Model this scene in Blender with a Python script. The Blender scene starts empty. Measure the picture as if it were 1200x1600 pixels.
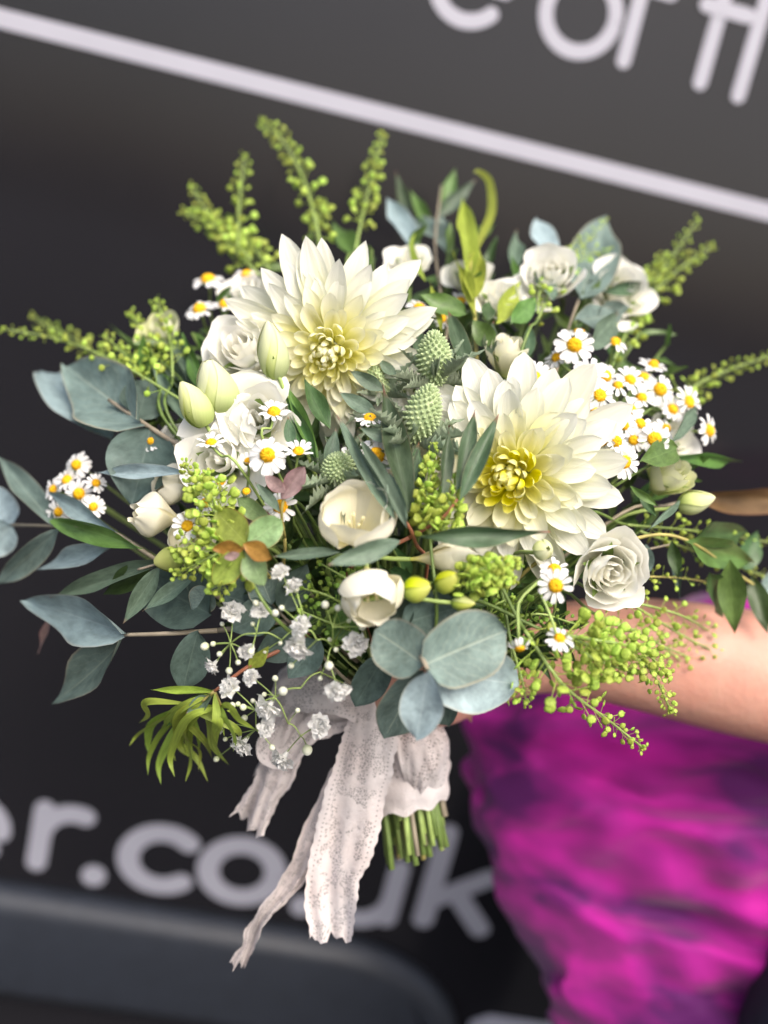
import bpy, bmesh, math, random
from mathutils import Vector, Matrix, noise as mnoise

# ------------------------------------------------------------------ camera, world, sun, exposure
scene = bpy.context.scene
C = bpy.context.collection.objects
rad = math.radians
FPX = 1640.0                      # focal length in pixels of the 1200 x 1600 photograph
CAM = Vector((0.0, 0.0, 1.45))
PITCH, YAW, ROLL = rad(15.0), rad(6.8), rad(13.5)
FW = Vector((math.sin(YAW) * math.cos(PITCH), math.cos(YAW) * math.cos(PITCH), -math.sin(PITCH)))
R0 = Vector((math.cos(YAW), -math.sin(YAW), 0.0))
U0 = R0.cross(FW)
RT = R0 * math.cos(ROLL) + U0 * math.sin(ROLL)
UP = -R0 * math.sin(ROLL) + U0 * math.cos(ROLL)
cam_data = bpy.data.cameras.new("camera")
cam = bpy.data.objects.new("camera", cam_data)
C.link(cam)
cam.matrix_world = Matrix((
    (RT.x, UP.x, -FW.x, CAM.x), (RT.y, UP.y, -FW.y, CAM.y), (RT.z, UP.z, -FW.z, CAM.z), (0, 0, 0, 1)))
cam_data.sensor_fit = 'VERTICAL'
cam_data.sensor_height = 36.0
cam_data.lens = 36.0 * FPX / 1600.0
cam_data.clip_start = 0.02
cam_data.clip_end = 400.0
cam_data.dof.use_dof = True
cam_data.dof.focus_distance = 0.548
cam_data.dof.aperture_fstop = 2.7
scene.camera = cam

SUN_EL, SUN_AZ = rad(52), rad(158)        # azimuth measured clockwise from +Y
world = bpy.data.worlds.new("World")
scene.world = world
world.use_nodes = True
wn = world.node_tree
bgn = wn.nodes["Background"]
sky = wn.nodes.new("ShaderNodeTexSky")
sky.sky_type = 'NISHITA'
sky.sun_disc = False
sky.sun_elevation = SUN_EL
sky.sun_rotation = SUN_AZ
sky.air_density = 1.0
sky.dust_density = 6.0
sky.ozone_density = 0.6
wn.links.new(sky.outputs[0], bgn.inputs[0])
bgn.inputs[1].default_value = 0.15
sun_data = bpy.data.lights.new("sun", 'SUN')
sun_data.energy = 1.3
sun_data.angle = rad(40)
sun_data.color = (1.0, 0.98, 0.955)
sun = bpy.data.objects.new("sun", sun_data)
C.link(sun)
sdir = Vector((math.sin(SUN_AZ) * math.cos(SUN_EL), math.cos(SUN_AZ) * math.cos(SUN_EL), math.sin(SUN_EL)))
sun.rotation_euler = (-sdir).to_track_quat('-Z', 'Y').to_euler()
sun.location = (0, -1, 4)
scene.view_settings.view_transform = 'Standard'
scene.view_settings.look = 'None'
scene.view_settings.gamma = 1.0
scene.view_settings.exposure = 0.93
scene.render.engine = 'CYCLES'
scene.cycles.use_denoising = True
scene.cycles.max_bounces = 10
scene.cycles.diffuse_bounces = 7
scene.cycles.transparent_max_bounces = 12


def W(px, py, d):
    """a point of the place, d metres along the view axis"""
    return CAM + FW * d + RT * ((px - 600.0) / FPX * d) + UP * ((800.0 - py) / FPX * d)


def dep(px, py):
    """depth of the bouquet's dome"""
    dx, dy = (px - 600) / 570.0, (py - 790) / 440.0
    return 0.665 - 0.12 * math.sqrt(max(0.0, 1 - dx * dx - dy * dy)) + (780 - py) / 1000.0 * 0.13


def D(px, py, off=0.0):
    return W(px, py, dep(px, py) - off)


def cdir(x, y, z):
    """direction from (right, up, towards the camera)"""
    return (RT * x + UP * y - FW * z).normalized()


YV = 1.0


def V(px, py, yv=YV):
    """(x, z) on the van's side"""
    r = FW + RT * ((px - 600.0) / FPX) + UP * ((800.0 - py) / FPX)
    k = yv / r.y
    return CAM.x + r.x * k, CAM.z + r.z * k


# ------------------------------------------------------------------ materials
class N:
    def __init__(s, name):
        s.m = bpy.data.materials.new(name)
        s.m.use_nodes = True
        s.t = s.m.node_tree
        s.t.nodes.clear()
        s.out = s.t.nodes.new("ShaderNodeOutputMaterial")

    def n(s, kind, **kw):
        nd = s.t.nodes.new("ShaderNode" + kind)
        for k, v in kw.items():
            setattr(nd, k, v)
        return nd

    def l(s, a, b):
        s.t.links.new(a, b)

    def val(s, sock, v):
        if hasattr(v, 'is_linked') or hasattr(v, 'links'):
            s.l(v, sock)
        else:
            sock.default_value = v

    def math(s, op, a, b=0.0, c=None, clamp=False):
        nd = s.n("Math", operation=op, use_clamp=clamp)
        s.val(nd.inputs[0], a)
        s.val(nd.inputs[1], b)
        if c is not None:
            s.val(nd.inputs[2], c)
        return nd.outputs[0]

    def mix(s, f, a, b):
        nd = s.n("Mix", data_type='RGBA')
        s.val(nd.inputs[0], f)
        s.val(nd.inputs[6], a if not isinstance(a, tuple) else (*a[:3], 1))
        s.val(nd.inputs[7], b if not isinstance(b, tuple) else (*b[:3], 1))
        return nd.outputs[2]

    def ramp(s, f, stops):
        nd = s.n("ValToRGB")
        e = nd.color_ramp.elements
        while len(e) < len(stops):
            e.new(0.5)
        for el, (p, c) in zip(e, stops):
            el.position = p
            el.color = (*c[:3], 1)
        s.val(nd.inputs[0], f)
        return nd.outputs[0]

    def noise(s, vec, scale, detail=2.0, rough=0.5):
        nd = s.n("TexNoise")
        if vec is not None:
            s.l(vec, nd.inputs['Vector'])
        nd.inputs['Scale'].default_value = scale
        nd.inputs['Detail'].default_value = detail
        nd.inputs['Roughness'].default_value = rough
        return nd.outputs[0]

    def mapping(s, vec, scale, loc=None):
        nd = s.n("Mapping")
        s.l(vec, nd.inputs[0])
        nd.inputs['Scale'].default_value = scale
        if loc is not None:
            s.l(loc, nd.inputs['Location'])
        return nd.outputs[0]

    def finish(s, col, rough=0.5, spec=0.4, trans=0.0, tcol=None, bump=None, bstr=0.2, bdist=0.001, sheen=0.0, coat=0.0, alpha=None, metal=0.0, sss=0.0):
        p = s.n("BsdfPrincipled")
        s.val(p.inputs['Base Color'], col if not isinstance(col, tuple) else (*col[:3], 1))
        s.val(p.inputs['Roughness'], rough)
        s.val(p.inputs['Specular IOR Level'], spec)
        p.inputs['Metallic'].default_value = metal
        p.inputs['Sheen Weight'].default_value = sheen
        p.inputs['Coat Weight'].default_value = coat
        if sss:
            p.inputs['Subsurface Weight'].default_value = sss
            p.inputs['Subsurface Radius'].default_value = (0.01, 0.004, 0.002)
            p.inputs['Subsurface Scale'].default_value = 1.0
        if alpha is not None:
            s.val(p.inputs['Alpha'], alpha)
        if bump is not None:
            b = s.n("Bump")
            b.inputs['Strength'].default_value = bstr
            b.inputs['Distance'].default_value = bdist
            s.l(bump, b.inputs['Height'])
            s.l(b.outputs[0], p.inputs['Normal'])
        sh = p.outputs[0]
        if trans:
            t = s.n("BsdfTranslucent")
            tc = tcol if tcol is not None else col
            s.val(t.inputs[0], tc if not isinstance(tc, tuple) else (*tc[:3], 1))
            mx = s.n("MixShader")
            mx.inputs[0].default_value = trans
            s.l(sh, mx.inputs[1])
            s.l(t.outputs[0], mx.inputs[2])
            sh = mx.outputs[0]
        s.l(sh, s.out.inputs[0])
        return s.m


def uvxy(m):
    tc = m.n("TexCoord")
    sp = m.n("SeparateXYZ")
    m.l(tc.outputs['UV'], sp.inputs[0])
    return tc, sp.outputs[0], sp.outputs[1]


def mat_petal(name, stops, trans=0.35, vein=0.5, rough=0.55, veinscale=26):
    """petal: colour along its length, fine veins lengthwise"""
    m = N(name)
    tc, u, v = uvxy(m)
    oi = m.n("ObjectInfo")
    base = m.ramp(v, stops)
    vm = m.mapping(tc.outputs['UV'], (veinscale, 1.6, 1), oi.outputs['Random'])
    n1 = m.noise(vm, 1.0, 3.0)
    f = m.math('MULTIPLY', m.math('SUBTRACT', n1, 0.45, clamp=True), 0.45 * vein)
    dark = m.mix(1.0, base, base)
    mul = m.n("Mix", data_type='RGBA', blend_type='MULTIPLY')
    m.l(f, mul.inputs[0])
    m.l(base, mul.inputs[6])
    mul.inputs[7].default_value = (0.80, 0.80, 0.62, 1)
    big = m.noise(tc.outputs['Object'], 60.0, 2.0)
    mul2 = m.n("Mix", data_type='RGBA', blend_type='MULTIPLY')
    m.l(m.math('MULTIPLY', big, 0.22), mul2.inputs[0])
    m.l(mul.outputs[2], mul2.inputs[6])
    mul2.inputs[7].default_value = (0.90, 0.90, 0.74, 1)
    hsv = m.n("HueSaturation")
    m.l(mul2.outputs[2], hsv.inputs['Color'])
    m.val(hsv.inputs['Value'], m.math('MULTIPLY_ADD', oi.outputs['Random'], 0.10, 0.93))
    m.val(hsv.inputs['Saturation'], m.math('MULTIPLY_ADD', oi.outputs['Random'], 0.5, 0.75))
    return m.finish(hsv.outputs[0], rough=rough, spec=0.25, trans=trans, bump=n1, bstr=0.35 * vein, bdist=0.0008, sheen=0.05)


def mat_leaf(name, col, vein, edge=None, tip=None, rough=0.5, trans=0.2, veins=9.0, vstr=0.35, spec=0.35, mott=0.35, back=None, tipat=0.9):
    m = N(name)
    tc, u, v = uvxy(m)
    oi = m.n("ObjectInfo")
    au = m.math('ABSOLUTE', m.math('SUBTRACT', u, 0.5))
    uvr = m.mapping(tc.outputs['UV'], (1, 1.6, 1), oi.outputs['Random'])
    nz = m.noise(uvr, 4.5, 4.0, 0.6)
    nz2 = m.noise(uvr, 45.0, 3.0)
    c2 = tuple(x * 0.62 for x in col)
    c3 = tuple(min(1, x * 1.22 + .012) for x in col)
    base = m.mix(m.math('MULTIPLY_ADD', nz, 2.4, -.7, clamp=True), c3, c2)
    base = m.mix(m.math('MULTIPLY', nz2, .35), base, c2)
    mid = m.math('SUBTRACT', 1.0, m.math('MULTIPLY', au, 38.0), clamp=True)
    wob = m.math('MULTIPLY', m.noise(tc.outputs['UV'], 7.0, 3.0), 0.22)
    ph = m.math('MULTIPLY', m.math('ADD', m.math('SUBTRACT', v, m.math('MULTIPLY', au, 0.8)), wob), veins * 6.2832)
    sv = m.math('POWER', m.math('MULTIPLY_ADD', m.math('SINE', ph), 0.5, 0.5), 14.0)
    vm = m.math('MULTIPLY', m.math('MAXIMUM', mid, m.math('MULTIPLY', sv, 0.30)), vstr, clamp=True)
    colr = m.mix(vm, base, vein)
    if edge is not None:
        ef = m.math('MULTIPLY', m.math('SUBTRACT', au, 0.455), 24.0, clamp=True)
        colr = m.mix(m.math('MULTIPLY', ef, 0.55), colr, edge)
    if tip is not None:
        tf = m.math('MULTIPLY', m.math('SUBTRACT', v, tipat), 1.0 / (1.02 - tipat), clamp=True)
        colr = m.mix(tf, colr, tip)
    if back is not None:
        g = m.n("NewGeometry")
        colr = m.mix(g.outputs['Backfacing'], colr, back)
    hsv = m.n("HueSaturation")
    m.l(colr, hsv.inputs['Color'])
    m.val(hsv.inputs['Value'], m.math('MULTIPLY_ADD', oi.outputs['Random'], 0.48, 0.76))
    m.val(hsv.inputs['Hue'], m.math('MULTIPLY_ADD', oi.outputs['Random'], 0.036, 0.480))
    spots = m.noise(uvr, 26.0, 2.0)
    rough = m.math('MULTIPLY_ADD', m.noise(tc.outputs['UV'], 5.0, 2.0), 0.35, rough - .17)
    bm = m.math('ADD', m.math('MULTIPLY', vm, -1.0), m.math('MULTIPLY', nz2, 0.25))
    sm = m.n('Mix', data_type='RGBA', blend_type='MULTIPLY')
    m.val(sm.inputs[0], m.math('MULTIPLY', m.math('GREATER_THAN', spots, 0.70), 0.4))
    m.l(hsv.outputs[0], sm.inputs[6])
    sm.inputs[7].default_value = (0.62, 0.50, 0.36, 1)
    return m.finish(sm.outputs[2], rough=rough, spec=spec, trans=trans, bump=bm, bstr=0.45, bdist=0.0006)


def mat_plain(name, col, rough=0.5, spec=0.4, var=0.25, scale=120.0, trans=0.0, bstr=0.15, col2=None, **kw):
    m = N(name)
    tc = m.n("TexCoord")
    nz = m.noise(tc.outputs['Object'], scale, 3.0)
    c2 = col2 or tuple(x * (1 - var * 1.6) for x in col)
    c = m.mix(m.math('MULTIPLY_ADD', nz, 2.0, -0.5, clamp=True), col, c2)
    return m.finish(c, rough=rough, spec=spec, trans=trans, bump=nz, bstr=bstr, bdist=0.0008, **kw)


WH = (0.86, 0.85, 0.80)
M = {}
M['dah_out'] = mat_petal('dahlia_outer', [(0.0, (0.62, 0.66, 0.20)), (0.18, (0.78, 0.79, 0.44)), (0.45, (0.83, 0.83, 0.66)), (1.0, (0.85, 0.85, 0.79))], 0.36, 1.3, veinscale=15)
M['dah_mid'] = mat_petal('dahlia_middle', [(0.0, (0.80, 0.79, 0.12)), (0.3, (0.84, 0.82, 0.36)), (0.6, (0.84, 0.82, 0.56)), (1.0, (0.85, 0.84, 0.68))], 0.32, 0.8)
M['dah_in'] = mat_petal('dahlia_inner', [(0.0, (0.84, 0.80, 0.04)), (0.5, (0.86, 0.81, 0.08)), (0.85, (0.86, 0.82, 0.22)), (1.0, (0.87, 0.84, 0.42))], 0.3)
M['dah_pale'] = mat_petal('dahlia_inner_pale', [(0.0, (0.84, 0.82, 0.22)), (0.4, (0.86, 0.84, 0.40)), (0.8, (0.87, 0.85, 0.56)), (1.0, (0.88, 0.86, 0.66))], 0.4, 0.6)
M['rose'] = mat_petal('lisianthus_white', [(0.0, (0.70, 0.74, 0.42)), (0.25, (0.85, 0.84, 0.74)), (1.0, (0.93, 0.92, 0.88))], 0.28, 0.35)
M['rose_cream'] = mat_petal('lisianthus_cream', [(0.0, (0.60, 0.66, 0.28)), (0.4, (0.83, 0.81, 0.60)), (1.0, (0.87, 0.85, 0.70))], 0.22, 0.4)
M['rose_green'] = mat_petal('lisianthus_green', [(0.0, (0.42, 0.52, 0.16)), (0.5, (0.66, 0.70, 0.38)), (1.0, (0.80, 0.80, 0.56))], 0.2, 0.5)
M['bud'] = mat_petal('bud_green_white', [(0.0, (0.36, 0.46, 0.14)), (0.4, (0.58, 0.64, 0.30)), (1.0, (0.76, 0.77, 0.50))], 0.25, 0.7)
M['freesia'] = mat_petal('freesia_ivory', [(0.0, (0.62, 0.62, 0.16)), (0.2, (0.82, 0.77, 0.50)), (0.5, (0.86, 0.82, 0.64)), (1.0, (0.86, 0.835, 0.71))], 0.3, 0.5)
M['freesia_bud'] = mat_petal('freesia_bud_yellow', [(0.0, (0.22, 0.34, 0.05)), (0.5, (0.44, 0.50, 0.08)), (1.0, (0.58, 0.60, 0.16))], 0.25, 0.4)
M['daisy'] = mat_petal('daisy_white', [(0.0, (0.78, 0.80, 0.62)), (0.2, (0.72, 0.72, 0.71)), (1.0, (0.76, 0.76, 0.76))], 0.2, 0.6, veinscale=8)
M['gyp'] = mat_petal('gypsophila_white', [(0.0, (0.72, 0.76, 0.60)), (0.3, (0.86, 0.86, 0.84)), (1.0, (0.88, 0.88, 0.88))], 0.45, 0.0)
M['gyp'].node_tree.nodes['Principled BSDF'].inputs['Roughness'].default_value = 1.0
M['gyp'].node_tree.nodes['Principled BSDF'].inputs['Specular IOR Level'].default_value = 0.0
M['gyp_bud'] = mat_petal('gypsophila_bud', [(0.0, (0.40, 0.48, 0.20)), (0.45, (0.62, 0.66, 0.46)), (1.0, (0.76, 0.76, 0.68))], 0.2, 0.6, veinscale=9)
M['daisy_eye'] = mat_plain('daisy_yellow', (0.80, 0.50, 0.015), rough=0.7, spec=0.2, col2=(0.66, 0.30, 0.006), scale=500, bstr=0.6)
M['euc'] = mat_leaf('eucalyptus_blue', (0.150, 0.215, 0.190), (0.40, 0.46, 0.36), edge=(0.36, 0.30, 0.20), rough=0.55, trans=0.1, veins=8, vstr=0.5)
M['euc_pale'] = mat_leaf('eucalyptus_pale', (0.265, 0.355, 0.365), (0.42, 0.50, 0.49), edge=(0.36, 0.36, 0.30), rough=0.5, trans=0.1, veins=8, vstr=0.3)
M['euc_dark'] = mat_leaf('eucalyptus_dark', (0.075, 0.118, 0.100), (0.20, 0.26, 0.21), rough=0.6, trans=0.08, veins=8, vstr=0.3)
M['willow'] = mat_leaf('eucalyptus_narrow', (0.058, 0.102, 0.048), (0.19, 0.25, 0.17), edge=(0.22, 0.20, 0.12), tip=(0.24, 0.06, 0.045), rough=0.45, trans=0.12, veins=7, vstr=0.3, tipat=0.88)
M['willow_grey'] = mat_leaf('eucalyptus_narrow_grey', (0.115, 0.172, 0.115), (0.25, 0.32, 0.25), tip=(0.26, 0.13, 0.09), rough=0.5, trans=0.12, veins=7, vstr=0.3)
M['green'] = mat_leaf('leaf_green', (0.105, 0.195, 0.042), (0.24, 0.36, 0.12), rough=0.35, trans=0.22, veins=8, vstr=0.35, spec=0.5)
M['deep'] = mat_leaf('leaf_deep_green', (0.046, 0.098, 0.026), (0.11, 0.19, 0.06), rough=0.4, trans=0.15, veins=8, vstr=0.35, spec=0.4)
M['bright'] = mat_leaf('leaf_bright', (0.38, 0.50, 0.07), (0.42, 0.55, 0.14), rough=0.4, trans=0.3, veins=7, vstr=0.4)
M['lime'] = mat_leaf('leaf_lime', (0.27, 0.38, 0.05), (0.40, 0.50, 0.12), rough=0.4, trans=0.25, veins=7, vstr=0.4)
M['young'] = mat_leaf('eucalyptus_young', (0.30, 0.40, 0.07), (0.42, 0.50, 0.16), edge=(0.50, 0.20, 0.05), rough=0.4, trans=0.25, veins=8, vstr=0.4)
M['young_grey'] = mat_leaf('eucalyptus_young_green', (0.20, 0.31, 0.13), (0.34, 0.44, 0.22), edge=(0.36, 0.22, 0.10), rough=0.45, trans=0.2, veins=8, vstr=0.4)
M['orange'] = mat_leaf('eucalyptus_orange', (0.50, 0.31, 0.05), (0.62, 0.42, 0.06), edge=(0.52, 0.10, 0.03), rough=0.4, trans=0.25, veins=7, vstr=0.3)
M['mauve'] = mat_leaf('eucalyptus_mauve', (0.24, 0.155, 0.15), (0.28, 0.24, 0.18), edge=(0.34, 0.10, 0.12), rough=0.45, trans=0.2, veins=7, vstr=0.3)
M['brown'] = mat_leaf('leaf_brown', (0.16, 0.105, 0.035), (0.22, 0.15, 0.06), edge=(0.20, 0.09, 0.04), rough=0.5, trans=0.15)
M['bract'] = mat_leaf('thistle_bract', (0.25, 0.32, 0.21), (0.55, 0.60, 0.46), edge=(0.48, 0.54, 0.42), rough=0.6, trans=0.12, veins=6, vstr=0.6)
M['thistle'] = mat_plain('thistle_head', (0.42, 0.50, 0.27), rough=0.6, col2=(0.24, 0.33, 0.15), scale=300)
M['pod'] = mat_leaf('seed_pod_green', (0.52, 0.68, 0.11), (0.52, 0.62, 0.16), edge=(0.52, 0.66, 0.16), rough=0.4, trans=0.35, veins=2, vstr=0.2, mott=0.5)
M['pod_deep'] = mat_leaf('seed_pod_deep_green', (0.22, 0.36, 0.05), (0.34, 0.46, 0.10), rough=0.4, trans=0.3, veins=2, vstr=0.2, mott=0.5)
M['stem'] = mat_plain('stem_green', (0.16, 0.24, 0.06), rough=0.45)
M['stem_pale'] = mat_plain('stem_pale_green', (0.34, 0.46, 0.13), rough=0.45)
M['stem_grey'] = mat_plain('stem_grey_brown', (0.34, 0.29, 0.21), rough=0.6)
M['stem_red'] = mat_plain('stem_red', (0.42, 0.16, 0.09), rough=0.45)
M['stem_yellow'] = mat_plain('stem_ochre', (0.44, 0.38, 0.12), rough=0.5)
M['calyx'] = mat_plain('calyx_green', (0.22, 0.33, 0.08), rough=0.5, trans=0.1)
M['anther'] = mat_plain('anther_cream', (0.78, 0.72, 0.42), rough=0.6)


def mat_lace():
    m = N('lace_ivory')
    tc, u, v = uvxy(m)
    uvn = m.noise(m.mapping(tc.outputs['UV'], (6, 6, 1)), 1.0, 2.0)
    au = m.math('ABSOLUTE', m.math('SUBTRACT', u, 0.5))
    # fine net between solid floral motifs
    vo = m.n("TexVoronoi", feature='DISTANCE_TO_EDGE')
    m.l(m.mapping(tc.outputs['UV'], (26, 26, 1)), vo.inputs['Vector'])
    vo.inputs['Scale'].default_value = 1.0
    net = m.math('LESS_THAN', vo.outputs['Distance'], 0.15)
    v2 = m.n("TexVoronoi", feature='SMOOTH_F1')
    m.l(m.mapping(tc.outputs['UV'], (4.2, 4.2, 1)), v2.inputs['Vector'])
    v2.inputs['Scale'].default_value = 1.0
    petals = m.math('ADD', m.math('SUBTRACT', 0.50, v2.outputs['Distance']), m.math('MULTIPLY', m.math('SUBTRACT', uvn, 0.5), 1.5))
    motif = m.math('MULTIPLY', m.math('ADD', petals, 0.02), 9.0, clamp=True)
    # eyelets along both edges
    row = m.math('ABSOLUTE', m.math('SUBTRACT', au, 0.40))
    per = m.math('ABSOLUTE', m.math('SUBTRACT', m.math('FRACT', m.math('MULTIPLY', v, 15.0)), 0.5))
    eye = m.math('LESS_THAN', m.math('ADD', m.math('ADD', m.math('MULTIPLY', row, 17.0), m.math('MULTIPLY', per, 1.6)), m.math('MULTIPLY', m.noise(m.mapping(tc.outputs['UV'], (11, 11, 1)), 1.0, 1.0), 0.5)), 0.60)
    al = m.math('MAXIMUM', net, motif)
    al = m.math('MAXIMUM', al, m.math('GREATER_THAN', au, 0.36))
    al = m.math('MULTIPLY', al, m.math('SUBTRACT', 1.0, m.math('MULTIPLY', eye, 0.55)))
    al = m.math('MAXIMUM', al, 0.35)
    fine = m.noise(m.mapping(tc.outputs['UV'], (70, 70, 1)), 1.0, 3.0)
    warm = m.noise(tc.outputs['Object'], 22.0, 3.0)
    c = m.mix(m.math('MULTIPLY_ADD', warm, 2.6, -0.9, clamp=True), (0.85, 0.805, 0.795), (0.82, 0.715, 0.685))
    c = m.mix(m.math('MULTIPLY', fine, 0.3), c, (0.60, 0.50, 0.48))
    hb = m.math('ADD', m.math('MULTIPLY', petals, 1.2, clamp=True), fine)
    return m.finish(c, rough=0.9, spec=0.12, trans=0.2, bump=hb, bstr=0.9, bdist=0.0015, alpha=al, sheen=0.2)


M['lace'] = mat_lace()
M['lace_cloth'] = mat_plain('lace_backing', (0.76, 0.67, 0.64), rough=0.9, spec=0.1, scale=300, var=0.1, trans=0.15)


def mat_paint():
    m = N('van_paint')
    tc = m.n("TexCoord")
    nz = m.noise(tc.outputs['Object'], 2.2, 3.0)
    dust = m.noise(tc.outputs['Object'], 35.0, 4.0)
    c = m.mix(nz, (0.008, 0.008, 0.0105), (0.017, 0.0165, 0.0195))
    r = m.math('MULTIPLY_ADD', dust, 0.08, 0.06)
    return m.finish(c, rough=r, spec=0.32, bump=m.noise(tc.outputs['Object'], 3.0, 1.0), bstr=0.15, bdist=0.01)


M['paint'] = mat_paint()
M['vinyl'] = mat_plain('vinyl_white', (0.36, 0.36, 0.415), rough=0.55, var=0.04, scale=20, bstr=0.03)
M['plastic'] = mat_plain('moulding_plastic', (0.024, 0.029, 0.040), rough=0.45, var=0.15, scale=60, spec=0.5)
M['sill'] = mat_plain('sill_black', (0.010, 0.010, 0.012), rough=0.7, var=0.2, scale=40)
M['rubber'] = mat_plain('tyre_rubber', (0.018, 0.018, 0.018), rough=0.8)
M['alloy'] = mat_plain('wheel_rim', (0.35, 0.35, 0.36), rough=0.35, metal=0.8)
M['asphalt'] = mat_plain('asphalt', (0.056, 0.056, 0.060), rough=0.9, var=0.35, scale=70, bstr=0.5)
M['trousers'] = mat_plain('trousers_navy', (0.010, 0.013, 0.026), rough=0.85, var=0.25, scale=60)


def mat_skin():
    m = N('skin')
    tc = m.n("TexCoord")
    n1 = m.noise(tc.outputs['Object'], 18.0, 3.0)
    n2 = m.noise(tc.outputs['Object'], 220.0, 3.0)
    c = m.mix(m.math('MULTIPLY_ADD', n1, 1.8, -0.4, clamp=True), (0.52, 0.275, 0.20), (0.43, 0.215, 0.155))
    c = m.mix(m.math('MULTIPLY', n2, 0.5), c, (0.58, 0.34, 0.27))
    n3 = m.noise(tc.outputs['Object'], 55.0, 4.0, 0.65)
    c = m.mix(m.math('MULTIPLY_ADD', n3, 1.6, -0.6, clamp=True), c, (0.48, 0.20, 0.15))
    return m.finish(c, rough=0.5, spec=0.35, bump=n2, bstr=0.4, bdist=0.0012, sss=0.15)


M['skin'] = mat_skin()


def mat_tunic():
    m = N('tunic_magenta')
    tc, u, v = uvxy(m)
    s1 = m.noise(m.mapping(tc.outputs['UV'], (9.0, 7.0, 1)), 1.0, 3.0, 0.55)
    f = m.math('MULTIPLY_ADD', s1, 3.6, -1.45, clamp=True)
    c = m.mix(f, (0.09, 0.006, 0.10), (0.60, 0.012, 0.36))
    w = m.noise(m.mapping(tc.outputs['UV'], (260, 260, 1)), 1.0, 2.0)
    return m.finish(c, rough=0.7, spec=0.2, trans=0.15, bump=w, bstr=0.2, bdist=0.0006, sheen=0.25)


M['tunic'] = mat_tunic()


# ------------------------------------------------------------------ mesh helpers
def mesh_from(name, verts, faces, uvs=None, smooth=True):
    me = bpy.data.meshes.new(name)
    me.from_pydata([tuple(v) for v in verts], [], faces)
    if uvs is not None:
        lay = me.uv_layers.new(name="UVMap")
        for lp in me.loops:
            lay.data[lp.index].uv = uvs[lp.vertex_index]
    if smooth:
        me.polygons.foreach_set('use_smooth', [True] * len(me.polygons))
    me.update()
    return me


def grid(nu, nv, fn):
    vs, uv, fs = [], [], []
    for j in range(nv + 1):
        for i in range(nu + 1):
            u, v = i / nu, j / nv
            vs.append(fn(u, v))
            uv.append((u, v))
    for j in range(nv):
        for i in range(nu):
            a = j * (nu + 1) + i
            fs.append((a, a + 1, a + nu + 2, a + nu + 1))
    return vs, fs, uv


def prof(kind, t):
    t = min(max(t, 0.0), 1.0)
    if kind == 'dahlia':
        return max(0.34 * (1 - t), math.sin(math.pi * t ** 1.45) ** 0.58)
    if kind == 'dahlia_pointed':
        return max(0.34 * (1 - t), math.sin(math.pi * t ** 1.15) ** 0.8)
    if kind == 'round':
        return max(0.0, 1 - abs(2 * t ** 0.92 - 1) ** 2.3) ** 0.55
    if kind == 'ovate':
        return math.sin(math.pi * t ** 0.72) ** 0.85
    if kind == 'lance':
        return max(0.06 * (1 - t), math.sin(math.pi * t ** 0.8) ** 1.1)
    if kind == 'oval':
        return math.sin(math.pi * t) ** 0.75
    if kind == 'daisy':
        a = min(1.0, 0.45 + 1.1 * t)
        b = max(0.0, 1 - (max(0, t - 0.72) / 0.28) ** 2.6) ** 0.5
        return a * b
    return 1.0


def sheet(L, Wd, kind, wrap=0.0, bends=((0, 0),), nu=6, nv=10, fold=0.0, ruffle=0.0, seed=0, rib=0.0, notch=0.0, teeth=0.0):
    """a petal or leaf growing along +Y with its upper side to +Z; bends = (t, total angle) keys"""
    rnd = random.Random(seed)
    ph = rnd.uniform(0, 6.28)

    def ang(t):
        for (t0, a0), (t1, a1) in zip(bends, bends[1:]):
            if t <= t1:
                k = (t - t0) / max(1e-6, t1 - t0)
                return a0 + (a1 - a0) * k
        return bends[-1][1]
    cy, cz, cen = 0.0, 0.0, []
    steps = nv * 4
    pts = []
    for s in range(steps + 1):
        pts.append((cy, cz, ang(s / steps)))
        a = ang((s + 0.5) / steps)
        cy += math.cos(a) * L / steps
        cz += math.sin(a) * L / steps

    def fn(u, v):
        y, z, a = pts[int(round(v * steps))]
        hw = Wd * 0.5 * prof(kind, v)
        if teeth:
            hw *= 1 + teeth * (1 if int(round(v * nv)) % 2 else -0.6)
        s = (u * 2 - 1) * hw
        kap = wrap / max(Wd, 1e-6)
        if abs(kap * Wd) > 1e-3:
            x = math.sin(kap * s * 2) / (kap * 2)
            n = (1 - math.cos(kap * s * 2)) / (kap * 2)
        else:
            x, n = s, 0.0
        n += fold * abs(s)
        n += ruffle * Wd * math.sin(v * 9 + ph + (2.0 if u > 0.5 else 0)) * (u * 2 - 1) ** 2
        if rib:
            n += rib * Wd * math.cos(u * 2 * math.pi * 3) * math.sin(math.pi * v)
        dy = 0.0
        if notch and v > 0.9:
            dy = -notch * L * max(0.0, math.cos((u - 0.5) * 6 * math.pi)) * (v - 0.9) * 10
        return (x, y + dy * math.cos(a) - n * math.sin(a), z + n * math.cos(a))
    return grid(nu, nv, fn)


def sheet_mesh(name, *a, **k):
    vs, fs, uv = sheet(*a, **k)
    return mesh_from(name, vs, fs, uv)


def catmull(pts, n):
    pts = [Vector(p) for p in pts]
    if len(pts) == 2:
        return [pts[0].lerp(pts[1], i / n) for i in range(n + 1)]
    P = [pts[0] * 2 - pts[1]] + pts + [pts[-1] * 2 - pts[-2]]
    segs = len(pts) - 1
    out = []
    for i in range(n + 1):
        s = i / n * segs
        k = min(int(s), segs - 1)
        t = s - k
        a, b, c, d = P[k], P[k + 1], P[k + 2], P[k + 3]
        out.append(0.5 * ((2 * b) + (c - a) * t + (2 * a - 5 * b + 4 * c - d) * t * t + (3 * b - a - 3 * c + d) * t ** 3))
    return out


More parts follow.
